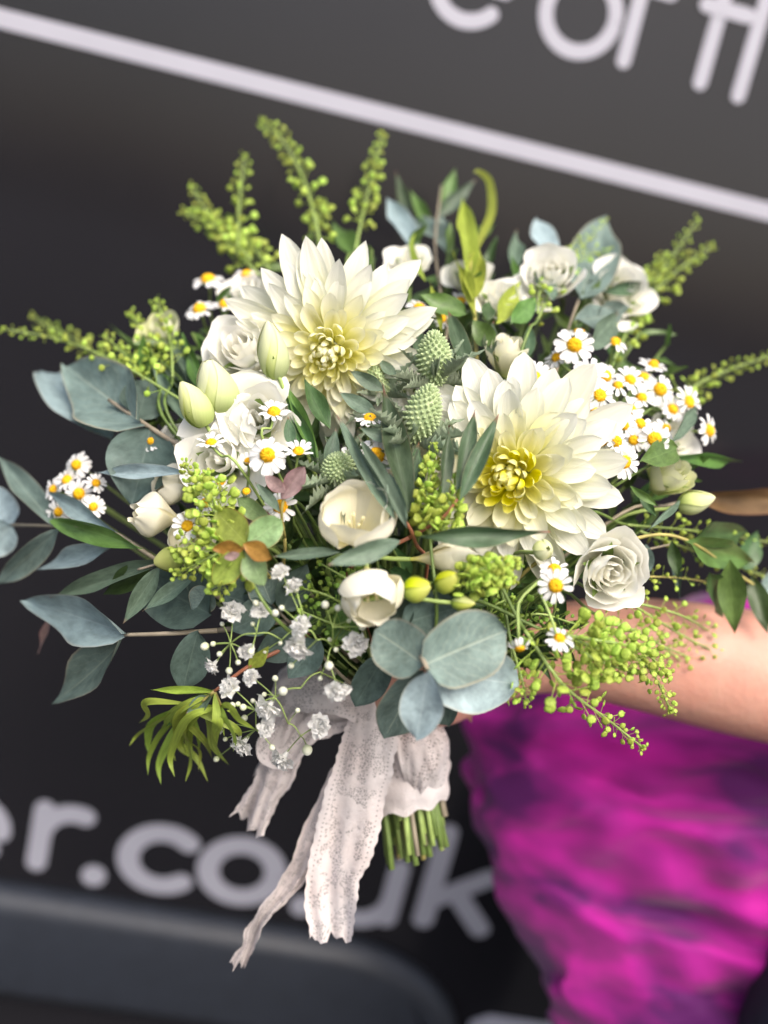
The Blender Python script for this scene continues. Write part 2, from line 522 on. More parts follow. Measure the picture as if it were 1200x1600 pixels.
def tube_geo(pts, r0, r1=None, sides=6, cap=True):
    r1 = r0 if r1 is None else r1
    vs, fs, uv = [], [], []
    n = len(pts)
    prev = None
    for i, p in enumerate(pts):
        t = (pts[min(i + 1, n - 1)] - pts[max(i - 1, 0)])
        t = t.normalized() if t.length > 1e-9 else Vector((0, 0, 1))
        if prev is None:
            prev = t.orthogonal().normalized()
        a = (prev - t * prev.dot(t)).normalized()
        prev = a
        b = t.cross(a)
        r = r0 + (r1 - r0) * i / max(1, n - 1)
        for k in range(sides):
            an = 2 * math.pi * k / sides
            vs.append(p + (a * math.cos(an) + b * math.sin(an)) * r)
            uv.append((k / sides, i / (n - 1)))
    for i in range(n - 1):
        for k in range(sides):
            k2 = (k + 1) % sides
            fs.append((i * sides + k, i * sides + k2, (i + 1) * sides + k2, (i + 1) * sides + k))
    if cap:
        fs.append(tuple(range(sides))[::-1])
        fs.append(tuple((n - 1) * sides + k for k in range(sides)))
    return vs, fs, uv


def join_geo(geos):
    V_, F_, UV_ = [], [], []
    for vs, fs, uv in geos:
        o = len(V_)
        V_ += list(vs)
        F_ += [tuple(i + o for i in f) for f in fs]
        UV_ += list(uv)
    return V_, F_, UV_


def xform_geo(g, m):
    return [m @ Vector(v) for v in g[0]], g[1], g[2]


class Thing:
    def __init__(s, name, label, cat, loc, group=None):
        s.o = bpy.data.objects.new(name, None)
        s.o.empty_display_size = 0.01
        C.link(s.o)
        s.loc = Vector(loc)
        s.o.location = s.loc
        s.o['label'] = label
        s.o['category'] = cat
        if group:
            s.o['group'] = group
        s.inv = Matrix.Translation(-s.loc)

    def add(s, name, me, mat, m=None, parent=None, kind=None, label=None):
        """m: the part's matrix in the place (identity for meshes made in place)"""
        o = bpy.data.objects.new(name, me)
        if mat is not None and len(me.materials) == 0:
            me.materials.append(mat)
        C.link(o)
        m = m if m is not None else Matrix.Identity(4)
        if parent is None:
            o.parent = s.o
            o.matrix_basis = s.inv @ m
        else:
            o.parent = parent
            pm = s.o.matrix_basis
            o.matrix_basis = (Matrix.Translation(s.loc) @ parent.matrix_basis).inverted() @ m
        if kind:
            o['kind'] = kind
        if label:
            o['label'] = label
        return o

    def geo(s, name, g, mat, **k):
        """a mesh made in place, origin moved to the thing"""
        vs = [Vector(v) - s.loc for v in g[0]]
        return s.add(name, mesh_from(name, vs, g[1], g[2]), mat, m=Matrix.Translation(s.loc), **k)


def frame(pos, axis, spin=0.0, scale=1.0):
    """+Z along axis"""
    z = Vector(axis).normalized()
    x = UP.cross(z)
    if x.length < 1e-3:
        x = RT.copy()
    x.normalize()
    y = z.cross(x)
    m = Matrix(((x.x, y.x, z.x, pos.x), (x.y, y.y, z.y, pos.y), (x.z, y.z, z.z, pos.z), (0, 0, 0, 1)))
    return m @ Matrix.Rotation(spin, 4, 'Z') @ Matrix.Scale(scale, 4)


RZ = lambda a: Matrix.Rotation(a, 4, 'Z')
RX = lambda a: Matrix.Rotation(a, 4, 'X')
RY = lambda a: Matrix.Rotation(a, 4, 'Y')
TR = lambda *v: Matrix.Translation(Vector(v))
GA = math.pi * (3 - math.sqrt(5))

# ------------------------------------------------------------------ the setting: ground and van
g = bpy.data.objects.new('ground', mesh_from('ground', [(-80, -80, 0), (80, -80, 0), (80, 80, 0), (-80, 80, 0)], [(0, 1, 2, 3)], smooth=False))
g.data.materials.append(M['asphalt'])
g['kind'] = 'structure'
C.link(g)

van = Thing('parked_van', 'black van with a thin white stripe and white lettering along its side', 'van', (0, YV, 0))


def box_geo(x0, x1, y0, y1, z0, z1):
    vs = [(x, y, z) for z in (z0, z1) for y in (y0, y1) for x in (x0, x1)]
    fs = [(0, 2, 3, 1), (4, 5, 7, 6), (0, 1, 5, 4), (2, 6, 7, 3), (0, 4, 6, 2), (1, 3, 7, 5)]
    return vs, fs, [(0, 0)] * 8


def panel_fn(u, v):
    # gently crowned side, rounded over to the roof
    x = -2.4 + 4.8 * u
    if v < 0.8:
        z = 0.33 + (1.95 - 0.33) * v / 0.8
        y = YV + 0.010 * (((z - 1.0) / 0.7) ** 2)
    else:
        a = (v - 0.8) / 0.2 * math.pi / 2
        z = 1.95 + 0.22 * math.sin(a)
        y = YV + 0.0184 + 0.22 * (1 - math.cos(a))
    return (x, y, z)


pg = grid(24, 60, panel_fn)
van.geo('side_panel', pg, M['paint'])
van.geo('body_core', box_geo(-2.4, 2.4, YV + 0.30, YV + 1.8, 0.33, 2.16), M['paint'])


def rounded_poly(pts, y, name, depth, mat, bevel=0.004, yoff=0.0):
    bm = bmesh.new()
    f = bm.faces.new([bm.verts.new((p[0], y, p[1])) for p in pts])
    ex = bmesh.ops.extrude_face_region(bm, geom=[f])
    bmesh.ops.translate(bm, verts=[v for v in ex['geom'] if isinstance(v, bmesh.types.BMVert)], vec=(0, -depth, 0))
    bmesh.ops.recalc_face_normals(bm, faces=bm.faces[:])
    if bevel:
        es = [e for e in bm.edges if all(abs(v.co.y - (y - depth)) < 1e-6 for v in e.verts)]
        bmesh.ops.bevel(bm, geom=es, offset=bevel, segments=4, profile=0.5, affect='EDGES')
    me = bpy.data.meshes.new(name)
    for v in bm.verts:
        v.co -= van.loc
    bm.to_mesh(me)
    bm.free()
    me.polygons.foreach_set('use_smooth', [True] * len(me.polygons)) if bevel else None
    return van.add(name, me, mat, m=Matrix.Translation(van.loc))


def ysurf(z):
    return YV + 0.010 * (((z - 1.0) / 0.7) ** 2)


# stripe, level along the side
xa, za = V(0, 27)
xb, zb = V(1200, 330)
zs = (za + zb) / 2
hw = 0.0078
van.geo('stripe', grid(12, 4, lambda u, v: (-2.39 + 4.78 * u, ysurf(zs - hw + 2 * hw * v) - .0009, zs - hw + 2 * hw * v)), M['vinyl'])


def stroke(pts, w, closed=False, n=40):
    """outline of a stroke with round ends, as polygons"""
    out = []
    if closed:
        return None
    if len(pts) == 2:
        pts = [(pts[0][0] + (pts[1][0] - pts[0][0]) * i / 8, pts[0][1] + (pts[1][1] - pts[0][1]) * i / 8) for i in range(9)]
    pts = [Vector((p[0], p[1])) for p in pts]
    L, R = [], []
    for i, p in enumerate(pts):
        t = (pts[min(i + 1, len(pts) - 1)] - pts[max(i - 1, 0)]).normalized()
        nrm = Vector((-t.y, t.x))
        L.append(p + nrm * w / 2)
        R.append(p - nrm * w / 2)
    vs, fs = [], []
    for a, b in zip(L, R):
        vs += [a, b]
    for i in range(len(pts) - 1):
        fs.append((2 * i, 2 * i + 1, 2 * i + 3, 2 * i + 2))
    for end in ((0, -1) if (pts[0] - pts[-1]).length > 1e-4 else ()):
        p = pts[end]
        t = (pts[0] - pts[1]).normalized() if end == 0 else (pts[-1] - pts[-2]).normalized()
        base = math.atan2(t.y, t.x)
        o = len(vs)
        for k in range(9):
            a = base - math.pi / 2 + math.pi * k / 8
            vs.append(p + Vector((math.cos(a), math.sin(a))) * w / 2)
        fs.append(tuple(range(o, o + 9)))
    return vs, fs


def arc(cx, cy, r, a0, a1, n=36):
    return [(cx + r * math.cos(rad(a0 + (a1 - a0) * i / n)), cy + r * math.sin(rad(a0 + (a1 - a0) * i / n))) for i in range(n + 1)]


LET = {   # in units of the x-height; w = stroke width
    'o': lambda w: [arc(0, .5, .5 - w / 2, 0, 360)],
    'c': lambda w: [arc(0, .5, .5 - w / 2, 48, 312)],
    'e': lambda w: [arc(0, .5, .5 - w / 2, 0, 318), [(-.5 + w / 2, .5), (.5 - w / 2, .5)]],
    'f': lambda w: [[(-.08, w / 2), (-.08, 1.15)] , arc(.14, 1.2, .22, 180, 80, 12), [(-.26, 1 - w / 2), (.26, 1 - w / 2)]],
    'l': lambda w: [[(0, w / 2), (0, 1.5)]],
    'r': lambda w: [[(-.24, w / 2), (-.24, 1 - w / 2)], arc(.14, .5, .38, 180, 72, 14)],
    'u': lambda w: [[(-.38, 1 - w / 2), (-.38, .42)] , arc(0, .42, .38, 180, 360, 20), [(.38, 1 - w / 2), (.38, w / 2)]],
    'k': lambda w: [[(-.34, w / 2), (-.34, 1.42)], [(-.26, .46), (.28, 1 - w / 2)], [(-.06, .60), (.34, w / 2)]],
    '.': lambda w: [[(-.001, w * .62), (.001, w * .62)]],
}


def letter(ch, px, py, size, w, wide=1.0):
    """px, py: middle of the foot of the letter"""
    x, z = V(px, py)
    k = 0
    geos = []
    for path in LET[ch](w):
        ww = w if ch != '.' else w * 1.24
        vs, fs = stroke(path, ww)
        pts = [Vector((x + v.x * size * wide, ysurf(z + v.y * size) - 0.0009 - 0.0003 * k, z + v.y * size)) for v in vs]
        geos.append((pts, fs, [(0, 0)] * len(pts)))
        k += 1
    return van.geo('letter', join_geo(geos), M['vinyl'], label='white letter on the dark side panel')


def dist_px(a, b):
    (x0, z0), (x1, z1) = V(*a), V(*b)
    return math.hypot(x1 - x0, z1 - z0)


S1 = dist_px((838, 20), (972, 24))
w1 = 0.172
letter('e', 722, 42, S1, w1)
letter('o', 893, 90, S1, w1)
letter('f', 985, 108, S1, w1)
letter('f', 1105, 142, S1, w1)
letter('l', 1155, 160, S1, w1)
letter('o', 1262, 190, S1, w1)
letter('m', 0, 0, 1, 1) if False else None
S2 = dist_px((302, 1350), (440, 1372)) * 0.90
w2 = 0.245
letter('e', -62, 1348, S2, w2, 1.08)
letter('r', 85, 1366, S2, w2, 1.0)
letter('.', 143, 1385, S2, w2)
letter('c', 243, 1397, S2, w2, 1.12)
letter('o', 366, 1415, S2, w2, 1.12)
letter('.', 468, 1432, S2, w2)
letter('u', 553, 1440, S2, w2, 1.05)
letter('k', 702, 1457, S2, w2, 1.1)

# moulding with a rounded end, sill under it
x0, z0 = V(0, 1382)
x1, z1 = V(520, 1452)
zt = (z0 + z1) / 2
xe, _ = V(735, 1560)
hh = 0.135
pts = [(-2.39, zt - hh), (-2.39, zt)]
for i in range(0, 19):
    a = math.pi / 2 - math.pi / 2 * i / 18
    pts.append((xe - 0.17 + 0.17 * math.cos(a), zt - hh + hh * math.sin(a)))
rounded_poly(pts, ysurf(zt) + 0.004, 'side_moulding', 0.034, M['plastic'], bevel=0.022)
van.geo('sill', box_geo(-2.38, 2.38, YV + 0.02, YV + 0.5, 0.22, zt - hh - 0.004 - 0.06), M['sill'])
xw, zw = V(740, 1585)
rounded_poly([(xw, zw - 0.05), (xw + 0.0, zw - 0.012), (xw + 0.02, zw), (xw + 0.9, zw), (xw + 0.9, zw - 0.05)], ysurf(zw) + 0.002, 'white_trim', 0.006, M['vinyl'], bevel=0.002)
for wx in (-1.75, 1.75):
    ring = tube_geo([Vector((wx + 0.25 * math.cos(a), YV + 0.16, 0.345 + 0.25 * math.sin(a))) for a in [2 * math.pi * i / 32 for i in range(33)]], 0.095, sides=10, cap=False)
    wh = van.geo('wheel', ring, M['rubber'])
    hub = [(Vector((wx, YV + 0.12, 0.345)))] + [Vector((wx + 0.19 * math.cos(a), YV + 0.14, 0.345 + 0.19 * math.sin(a))) for a in [2 * math.pi * i / 24 for i in range(24)]]
    van.geo('rim', (hub, [(0, 1 + i, 1 + (i + 1) % 24) for i in range(24)], [(0, 0)] * 25), M['alloy'])

# ------------------------------------------------------------------ person: arm, hand, tunic, trousers
person = Thing('person', 'person in a magenta gathered tunic reaching a bare arm behind the bouquet', 'person', (W(1500, 1500, 0.85).x, W(1500, 1500, 0.85).y, 0.0))


def skin_body():
    verts, edges, rads = [], [], []

    def add(p, r, parent=None):
        verts.append(Vector(p) - person.loc)
        rads.append(r)
        if parent is not None:
            edges.append((parent, len(verts) - 1))
        return len(verts) - 1
    sh = add(W(1720, 1110, .78), (.062, .062))
    a = add(W(1500, 1100, .735), (.052, .052), sh)
    a = add(W(1320, 1078, .70), (.046, .048), a)
    a = add(W(1160, 1052, .675), (.0425, .045), a)
    a = add(W(1020, 1022, .665), (.037, .040), a)
    a = add(W(900, 1010, .66), (.030, .033), a)
    wr = add(W(820, 1015, .655), (.0235, .028), a)
    pm = add(W(765, 1035, .652), (.020, .034), wr)
    # fingers closing round the stems below the flowers
    for k, (y, ln) in enumerate(((1030, 1.0), (1056, 1.07), (1082, 1.0), (1106, .85))):
        r = (.0088, .0088) if k < 3 else (.0078, .0078)
        kn = add(W(716, y + 4, .642), (.0105, .0105), pm)
        f1 = add(W(716 - 52 * ln, y + 8, .588 + .004 * k), r, kn)
        f2 = add(W(716 - 110 * ln, y + 12, .590 + .003 * k), r, f1)
        f3 = add(W(716 - 140 * ln, y + 14, .612), (r[0] * .8, r[1] * .8), f2)
    t1 = add(W(752, 1010, .668), (.0125, .0125), pm)
    t2 = add(W(690, 1010, .692), (.0105, .0105), t1)
    t3 = add(W(630, 1022, .690), (.009, .009), t2)
    me = bpy.data.meshes.new('body')
    me.from_pydata([tuple(v) for v in verts], edges, [])
    o = person.add('body', me, M['skin'], m=Matrix.Translation(person.loc))
    sk = o.modifiers.new('skin', 'SKIN')
    for i, r in enumerate(rads):
        me.skin_vertices[0].data[i].radius = r
    me.skin_vertices[0].data[0].use_root = True
    sk.use_smooth_shade = True
    ss = o.modifiers.new('sub', 'SUBSURF')
    ss.levels = 2
    ss.render_levels = 2
    return o


skin_body()


def tunic():
    keys = [(928, 1080, 1700), (950, 1010, 1700), (990, 925, 1700), (1050, 830, 1700), (1100, 776, 1690), (1160, 745, 1680), (1230, 735, 1670), (1310, 740, 1660), (1400, 772, 1650), (1480, 815, 1650), (1560, 850, 1650), (1640, 875, 1650), (1760, 900, 1650)]
    rnd = random.Random(3)

    def fn(u, v):
        s = v * (len(keys) - 1)
        k = min(int(s), len(keys) - 2)
        t = s - k
        a, b = keys[k], keys[k + 1]
        y = a[0] + (b[0] - a[0]) * t
        xl = a[1] + (b[1] - a[1]) * t
        xr = a[2] + (b[2] - a[2]) * t
        an = 2 * math.pi * u
        cx, hx = (xl + xr) / 2, (xr - xl) / 2
        px = cx - hx * math.cos(an)
        q = mnoise.noise(Vector((math.cos(an) * 2.0, math.sin(an) * 2.0, y / 70.0)))
        q2 = mnoise.noise(Vector((math.cos(an) * 5.0 + 9, math.sin(an) * 5.0, y / 40.0)))
        amp = 20 * max(0.0, math.cos(an)) ** 2 + 6
        px += (q * 1.4 + q2 * .8) * amp
        d = 0.845 - (0.075 + .018 * q + .012 * q2) * math.sin(an) * (0.55 + 0.45 * min(1, v * 2))
        d -= .010 * math.sin(an) * math.sin(y / 26.0 + 2.2 * math.cos(an) + 2.0 * q) * max(0, math.sin(an))
        yy = y + 16 * math.cos(an * 1.0) * 0 + 10 * q2
        return W(px, yy + (px - 1100) * 0.10 * min(1, v * 3), d)
    return grid(140, 90, fn)


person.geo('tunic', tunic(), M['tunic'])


def leg(ps, name):
    vs, fs, uv = tube_geo(catmull(ps, 24), 0.095, 0.075, sides=24, cap=True)
    vs = [v + Vector((mnoise.noise(v * 14) * .008, mnoise.noise(v * 14 + Vector((5, 0, 0))) * .008, 0)) for v in vs]
    person.geo(name, (vs, fs, uv), M['trousers'])


A = W(1560, 1450, .80)
leg([A, W(1365, 1640, .74), Vector((W(1330, 1800, .72).x, W(1330, 1800, .72).y, .3)), Vector((W(1330, 1800, .72).x, W(1330, 1800, .72).y, .02))], 'trouser_leg')
A2 = W(1700, 1450, .90)
leg([A2, A2 + Vector((0, 0, -.3)), Vector((A2.x, A2.y, .02))], 'trouser_leg')

# ------------------------------------------------------------------ bouquet: where the stems are tied
B = W(622, 1110, .640)                 # binding point
E = W(652, 1325, .632)                 # foot of the stems
HDIR = (E - B).normalized()
H1 = HDIR.orthogonal().normalized()
H2 = HDIR.cross(H1)
stem_count = [0]


def bundle_offset():
    i = stem_count[0]
    stem_count[0] += 1
    r = 0.0185 * math.sqrt(((i * 7) % 61 + .5) / 61.0)
    a = i * GA
    return H1 * (r * math.cos(a)) + H2 * (r * math.sin(a)), i


def stem_path(head, axis, through=True, via=None, n=22):
    off, i = bundle_offset()
    end = E + off * 1.08 + HDIR * (((i * 37) % 11) / 11.0 - .5) * 0.020 - HDIR * 0.012 * ((i * 13 % 7) == 3)
    b = B + off * 0.75
    back = head - axis * min(0.045, (head - B).length * 0.3)
    pts = [head] + ([Vector(p) for p in via] if via else [back])
    last = pts[-1]
    pts.append(last.lerp(b, 0.62) + FW * 0.004)
    pts.append(b)
    if through:
        pts.append(end)
    return catmull(pts, n)


def add_stem(T, head, axis, r, mat, through=True, via=None, name='stem', n=22, sides=6):
    p = stem_path(head, axis, through, via, n)
    return T.geo(name, tube_geo(p, r * .8, r, sides=sides), mat)


# ---- filler greens in the depth of the bouquet
LEAFM = {}


def unit_leaf(kind, wrap, bend, var=0, fold=0.0, ruffle=0.02, nu=4, nv=8, teeth=0.0):
    """leaf of length 1 and width 1, shared"""
    key = (kind, wrap, bend, var, fold, teeth)
    if key not in LEAFM:
        LEAFM[key] = sheet('x', 1, kind) if False else sheet(1.0, 1.0, kind, wrap, ((0, -bend / 2), (.5, 0), (1, bend / 2)), nu=nu, nv=nv, fold=fold, ruffle=ruffle, seed=var, teeth=teeth)
    return LEAFM[key]


UL = {}


def leaf_obj(T, name, base, tip, width, mat, kind='lance', bend=0.3, roll=0.0, wrap=0.35, fold=0.12, hint=None, var=0, parent=None, label=None, teeth=0.0, nv=12, ruffle=0.05):
    """leaf from base to tip, upper side turned to hint (towards the camera by default)"""
    key = (kind, round(bend, 2), wrap, fold, var, mat.name, teeth, nv)
    if key not in UL:
        g = sheet(1.0, 1.0, kind, wrap, ((0, -bend * .5), (1, bend * .5)), nu=6, nv=nv, fold=fold, ruffle=ruffle, seed=var, teeth=teeth)
        # a leaf bent evenly: its chord lies along Y
        e = Vector(g[0][-4])
        ln = math.hypot(e.y, e.z)
        vs = [(v[0], v[1] / ln, v[2] / ln) for v in g[0]]
        UL[key] = mesh_from(name, vs, g[1], g[2])
        UL[key].materials.append(mat)
    me = UL[key]
    base, tip = Vector(base), Vector(tip)
    y = tip - base
    L = y.length
    y.normalize()
    h = Vector(hint) if hint is not None else -FW
    z = (h - y * h.dot(y)).normalized()
    x = y.cross(z)
    m = Matrix(((x.x, y.x, z.x, base.x), (x.y, y.y, z.y, base.y), (x.z, y.z, z.z, base.z), (0, 0, 0, 1)))
    m = m @ RY(roll) @ Matrix.Diagonal((width, L, (width + L) * .5, 1))
    return T.add(name, me, mat, m=m, parent=parent, label=label)


PXM = 0.548 / FPX     # metres per pixel in the plane of focus

rf = random.Random(11)


def filler(px, py, depth_back, n, mat, lab, size=60, kind='lance', grp='leafy filler sprigs among the flowers', wd=.3):
    tip = D(px, py, -depth_back)
    T = Thing('foliage_sprig', lab, 'foliage', B, grp)
    ax = (tip - B).normalized()
    path = catmull([tip, tip.lerp(B, .5) + FW * .01, B], 14)
    T.geo('stem', tube_geo(path, .0010, .0018, sides=5), M['stem'])
    for i in range(n):
        k = (i / n) * 6.5
        p = path[int(k)].lerp(path[int(k) + 1], k - int(k))
        out = cdir(rf.uniform(-1, 1), rf.uniform(-1, 1), rf.uniform(-.3, .8))
        d = (ax * .8 + out).normalized()
        L = size * PXM * rf.uniform(.7, 1.25)
        leaf_obj(T, 'leaf', p, p + d * L, L * wd * rf.uniform(.8, 1.2), mat, kind, bend=rf.choice((.3, .6)), roll=rf.uniform(-.7, .7), var=rf.randint(0, 2), hint=(-FW + ax * .5))
    return T


FILL = [
    (330, 560, 'green'), (420, 620, 'deep'), (520, 660, 'deep'), (600, 600, 'deep'), (680, 620, 'deep'), (640, 700, 'deep'),
    (540, 690, 'deep'), (470, 640, 'deep'), (480, 740, 'deep'), (420, 780, 'deep'), (350, 800, 'deep'), (560, 780, 'deep'), (700, 860, 'deep'),
    (760, 900, 'deep'), (820, 930, 'green'), (860, 960, 'deep'), (780, 960, 'deep'), (640, 900, 'deep'), (480, 900, 'deep'), (420, 930, 'deep'),
    (520, 960, 'green'), (460, 980, 'deep'), (560, 1010, 'deep'), (360, 920, 'deep'), (300, 860, 'deep'), (250, 760, 'deep'), (240, 620, 'green'),
    (260, 560, 'deep'), (700, 440, 'green'), (760, 420, 'deep'), (820, 500, 'deep'), (900, 520, 'green'), (960, 560, 'deep'), (1000, 640, 'green'),
    (1040, 700, 'deep'), (1010, 780, 'deep'), (1000, 830, 'green'), (920, 860, 'deep'), (640, 450, 'deep'), (560, 400, 'deep'), (450, 420, 'green'),
    (380, 470, 'deep'), (840, 1000, 'deep'), (880, 620, 'deep'), (800, 640, 'deep'), (720, 560, 'deep'), (730, 990, 'green'), (600, 960, 'deep')]
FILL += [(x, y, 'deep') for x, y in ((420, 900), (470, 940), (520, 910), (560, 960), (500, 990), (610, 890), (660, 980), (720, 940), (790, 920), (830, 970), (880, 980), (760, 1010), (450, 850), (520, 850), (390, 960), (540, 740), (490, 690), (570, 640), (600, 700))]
FILL += [(x, y, 'green') for x, y in ((720, 470), (830, 470), (910, 480), (1010, 470), (1040, 540), (580, 390), (480, 400), (270, 540), (220, 610), (320, 620), (390, 880), (440, 820), (540, 900), (620, 940), (740, 930), (820, 900), (860, 1000), (480, 960), (350, 860), (310, 780), (1000, 520), (1030, 590), (930, 430), (880, 400), (700, 400), (640, 380), (300, 520), (230, 580), (250, 660), (280, 610), (210, 640), (1060, 730), (820, 430), (340, 470))]
MARKS = [(330, 560, 'by the plump pale green bud'), (430, 600, 'below the tall pointed bud'), (510, 650, 'below the spiky dahlia'), (600, 620, 'by the upper thistle'), (680, 640, 'by the lower thistle'),
         (590, 700, 'around the daisy among narrow leaves'), (470, 730, 'beside the mauve tinged shoot'), (380, 800, 'behind the lime young leaves'), (520, 830, 'beside the wide open freesia'), (700, 880, 'around the long freesia bud'),
         (800, 930, 'beneath the large open dahlia'), (880, 970, 'beneath the spiral lisianthus'), (650, 970, 'above the eucalyptus rosette'), (450, 940, 'above the gypsophila'), (540, 1000, 'behind the gypsophila'), (300, 900, 'behind the round seed pods'),
         (250, 760, 'by the closed freesia'), (240, 600, 'behind the broad eucalyptus leaves'), (720, 430, 'under the bright upright leaves'), (840, 510, 'by the cream lisianthus'), (960, 560, 'behind the crowded daisies'),
         (1040, 700, 'by the greenish lisianthus'), (1000, 820, 'by the trailing leafy stem'), (920, 860, 'between dahlia and spiral lisianthus'), (600, 420, 'behind the spiky dahlia'), (410, 450, 'under the branching pod sprig'), (800, 640, 'behind the large open dahlia'), (740, 1000, 'behind the eucalyptus rosette')]
for i, (px, py, mk) in enumerate(FILL):
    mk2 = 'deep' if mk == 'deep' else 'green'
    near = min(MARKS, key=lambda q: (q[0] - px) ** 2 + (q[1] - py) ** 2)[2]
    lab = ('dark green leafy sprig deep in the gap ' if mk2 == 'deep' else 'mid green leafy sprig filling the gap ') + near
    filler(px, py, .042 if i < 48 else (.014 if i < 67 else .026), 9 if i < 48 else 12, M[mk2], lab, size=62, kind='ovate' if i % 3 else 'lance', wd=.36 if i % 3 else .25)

# ------------------------------------------------------------------ dahlias
DM = {}


def dahlia_mesh(level, var, pointed):
    key = (level, var, pointed)
    hm = M['dah_pale'] if pointed else M['dah_in']
    if key in DM:
        return DM[key]
    t = level / 13.0           # 0 outer .. 1 inner
    L = .058 - .056 * t if t < .6 else .0244 - .018 * (t - .6)
    Wd = .0205 - .012 * t if t < .6 else .0133 - .013 * (t - .6)
    wrap = .55 + .5 * t + 2.6 * max(0, t - .5)
    bend = (-.25 + .3 * t) + (0, .22, -.22, .1, -.4)[var]
    if t > .62:
        bend += 1.0 * (t - .62) / .38 + .25
    Wd *= (.86 if pointed else .96)
    me = sheet_mesh('petal', L, Wd, 'dahlia_pointed' if pointed and t < .5 else 'dahlia', wrap, ((0, .30), (.45, .08), (1, bend + (.25 if t < .6 else .5))), nu=8, nv=12, rib=.026 if t < .6 else .0, seed=var + level * 7, ruffle=.045)
    me.materials.append(M['dah_out'] if t < .42 else (M['dah_mid'] if t < .64 else hm))
    DM[key] = me
    return me


def dahlia(px, py, off, axis, size, label, spin=0.0, pointed=False, n=126, seed=1, stiff=1.0, lowfold=None):
    pos = D(px, py, off)
    ax = cdir(*axis)
    T = Thing('dahlia', label, 'dahlia', pos)
    F = frame(pos, ax, spin, size)
    rnd = random.Random(seed)
    for i in range(n):
        t = (i + .5) / n
        lv = min(13, int(t * 14))
        me = dahlia_mesh(lv, (i * 3 + i // 7) % 5, pointed)
        az = i * GA + rnd.uniform(-.14, .14)
        el = -.22 + 1.05 * t + .62 * max(0, t - .6) / .4 + rnd.uniform(-.07, .07)     # rise of the petal
        el *= stiff
        if i < 10:
            el += rnd.uniform(-.12, .05)
        r0 = .0150 * (1 - t) ** .6 + .0006
        h0 = .015 * t - .005
        m = F @ RZ(az) @ TR(0, r0, h0) @ RX(el) @ RY(rnd.uniform(-.25, .25)) @ RZ(rnd.uniform(-.1, .1)) @ Matrix.Scale(rnd.uniform(.88, 1.08), 4)
        T.add('petal', me, None, m=m)
    # heart of the flower: small tight florets round a knob
    kg = grid(16, 8, lambda u, v: (.006 * math.sin(v * 1.5) * math.cos(u * 6.2832), .006 * math.sin(v * 1.5) * math.sin(u * 6.2832), .010 * math.cos(v * 1.5) + .002))
    T.add('flower_heart', mesh_from('flower_heart', *kg[:3]), M['dah_pale'] if pointed else M['dah_in'], m=F)
    cg = grid(14, 6, lambda u, v: ((.004 + .012 * v) * math.cos(u * 6.2832), (.004 + .012 * v) * math.sin(u * 6.2832), -.014 + .011 * v ** 2))
    T.add('calyx', mesh_from('calyx', *cg[:3]), M['calyx'], m=F)
    add_stem(T, pos - ax * .012 * size, ax, .0032, M['stem'], n=26, sides=8)
    return T


dahlia(803, 742, .006, (-.34, -.12, 1), .93, 'large open white dahlia with a vivid yellow heart beside the daisy cluster', spin=.5, seed=4, n=148)
dahlia(518, 548, .012, (-.14, -.30, 1), .92, 'spiky white dahlia with a pale yellow heart behind the white lisianthus blooms', spin=1.1, pointed=True, seed=9, n=156)


# ------------------------------------------------------------------ cupped flowers: lisianthus, freesia, buds
def cup_petal(name, rf_, zf, half, phi, twist=0.0, nu=8, nv=10, ruffle=0.0, seed=0, rimdrop=.3, base_half=.6, spiral=0.0, frill=0.0):
    rnd = random.Random(seed)
    p1, p2 = rnd.uniform(0, 6.28), rnd.uniform(0, 6.28)

    def fn(u, v):
        s = u * 2 - 1
        h = half * (base_half + (1 - base_half) * math.sin(min(v * 1.25, 1) * math.pi / 2))
        vv = v * (1 - rimdrop * abs(s) ** 2.4)
        r = rf_(vv) * (1 + spiral * s)
        r += ruffle * v ** 3 * (math.sin(s * 4.2 + p1) + .5 * math.sin(s * 9 + p2))
        z = zf(vv) + ruffle * .7 * v ** 3 * math.sin(s * 5.1 + p2)
        if frill and v > .85:
            z += frill * math.sin(s * 26 + p1) * (v - .85) / .15
        a = phi + s * h + twist * v
        return (r * math.cos(a), r * math.sin(a), z)
    vs, fs, uv = grid(nu, nv, fn)
    return mesh_from(name, vs, fs, uv)


def sst(a, b, x):
    x = min(1, max(0, (x - a) / (b - a)))
    return x * x * (3 - 2 * x)


def calyx_mesh(r, L, n=5):
    geos = []
    for i in range(n):
        g = sheet(L, r * .55, 'lance', .6, ((0, .9), (.5, .45), (1, .2)), nu=3, nv=6)
        geos.append(xform_geo(g, RZ(i * 6.2832 / n) @ TR(0, r * .25, 0) @ RX(.55)))
    return geos


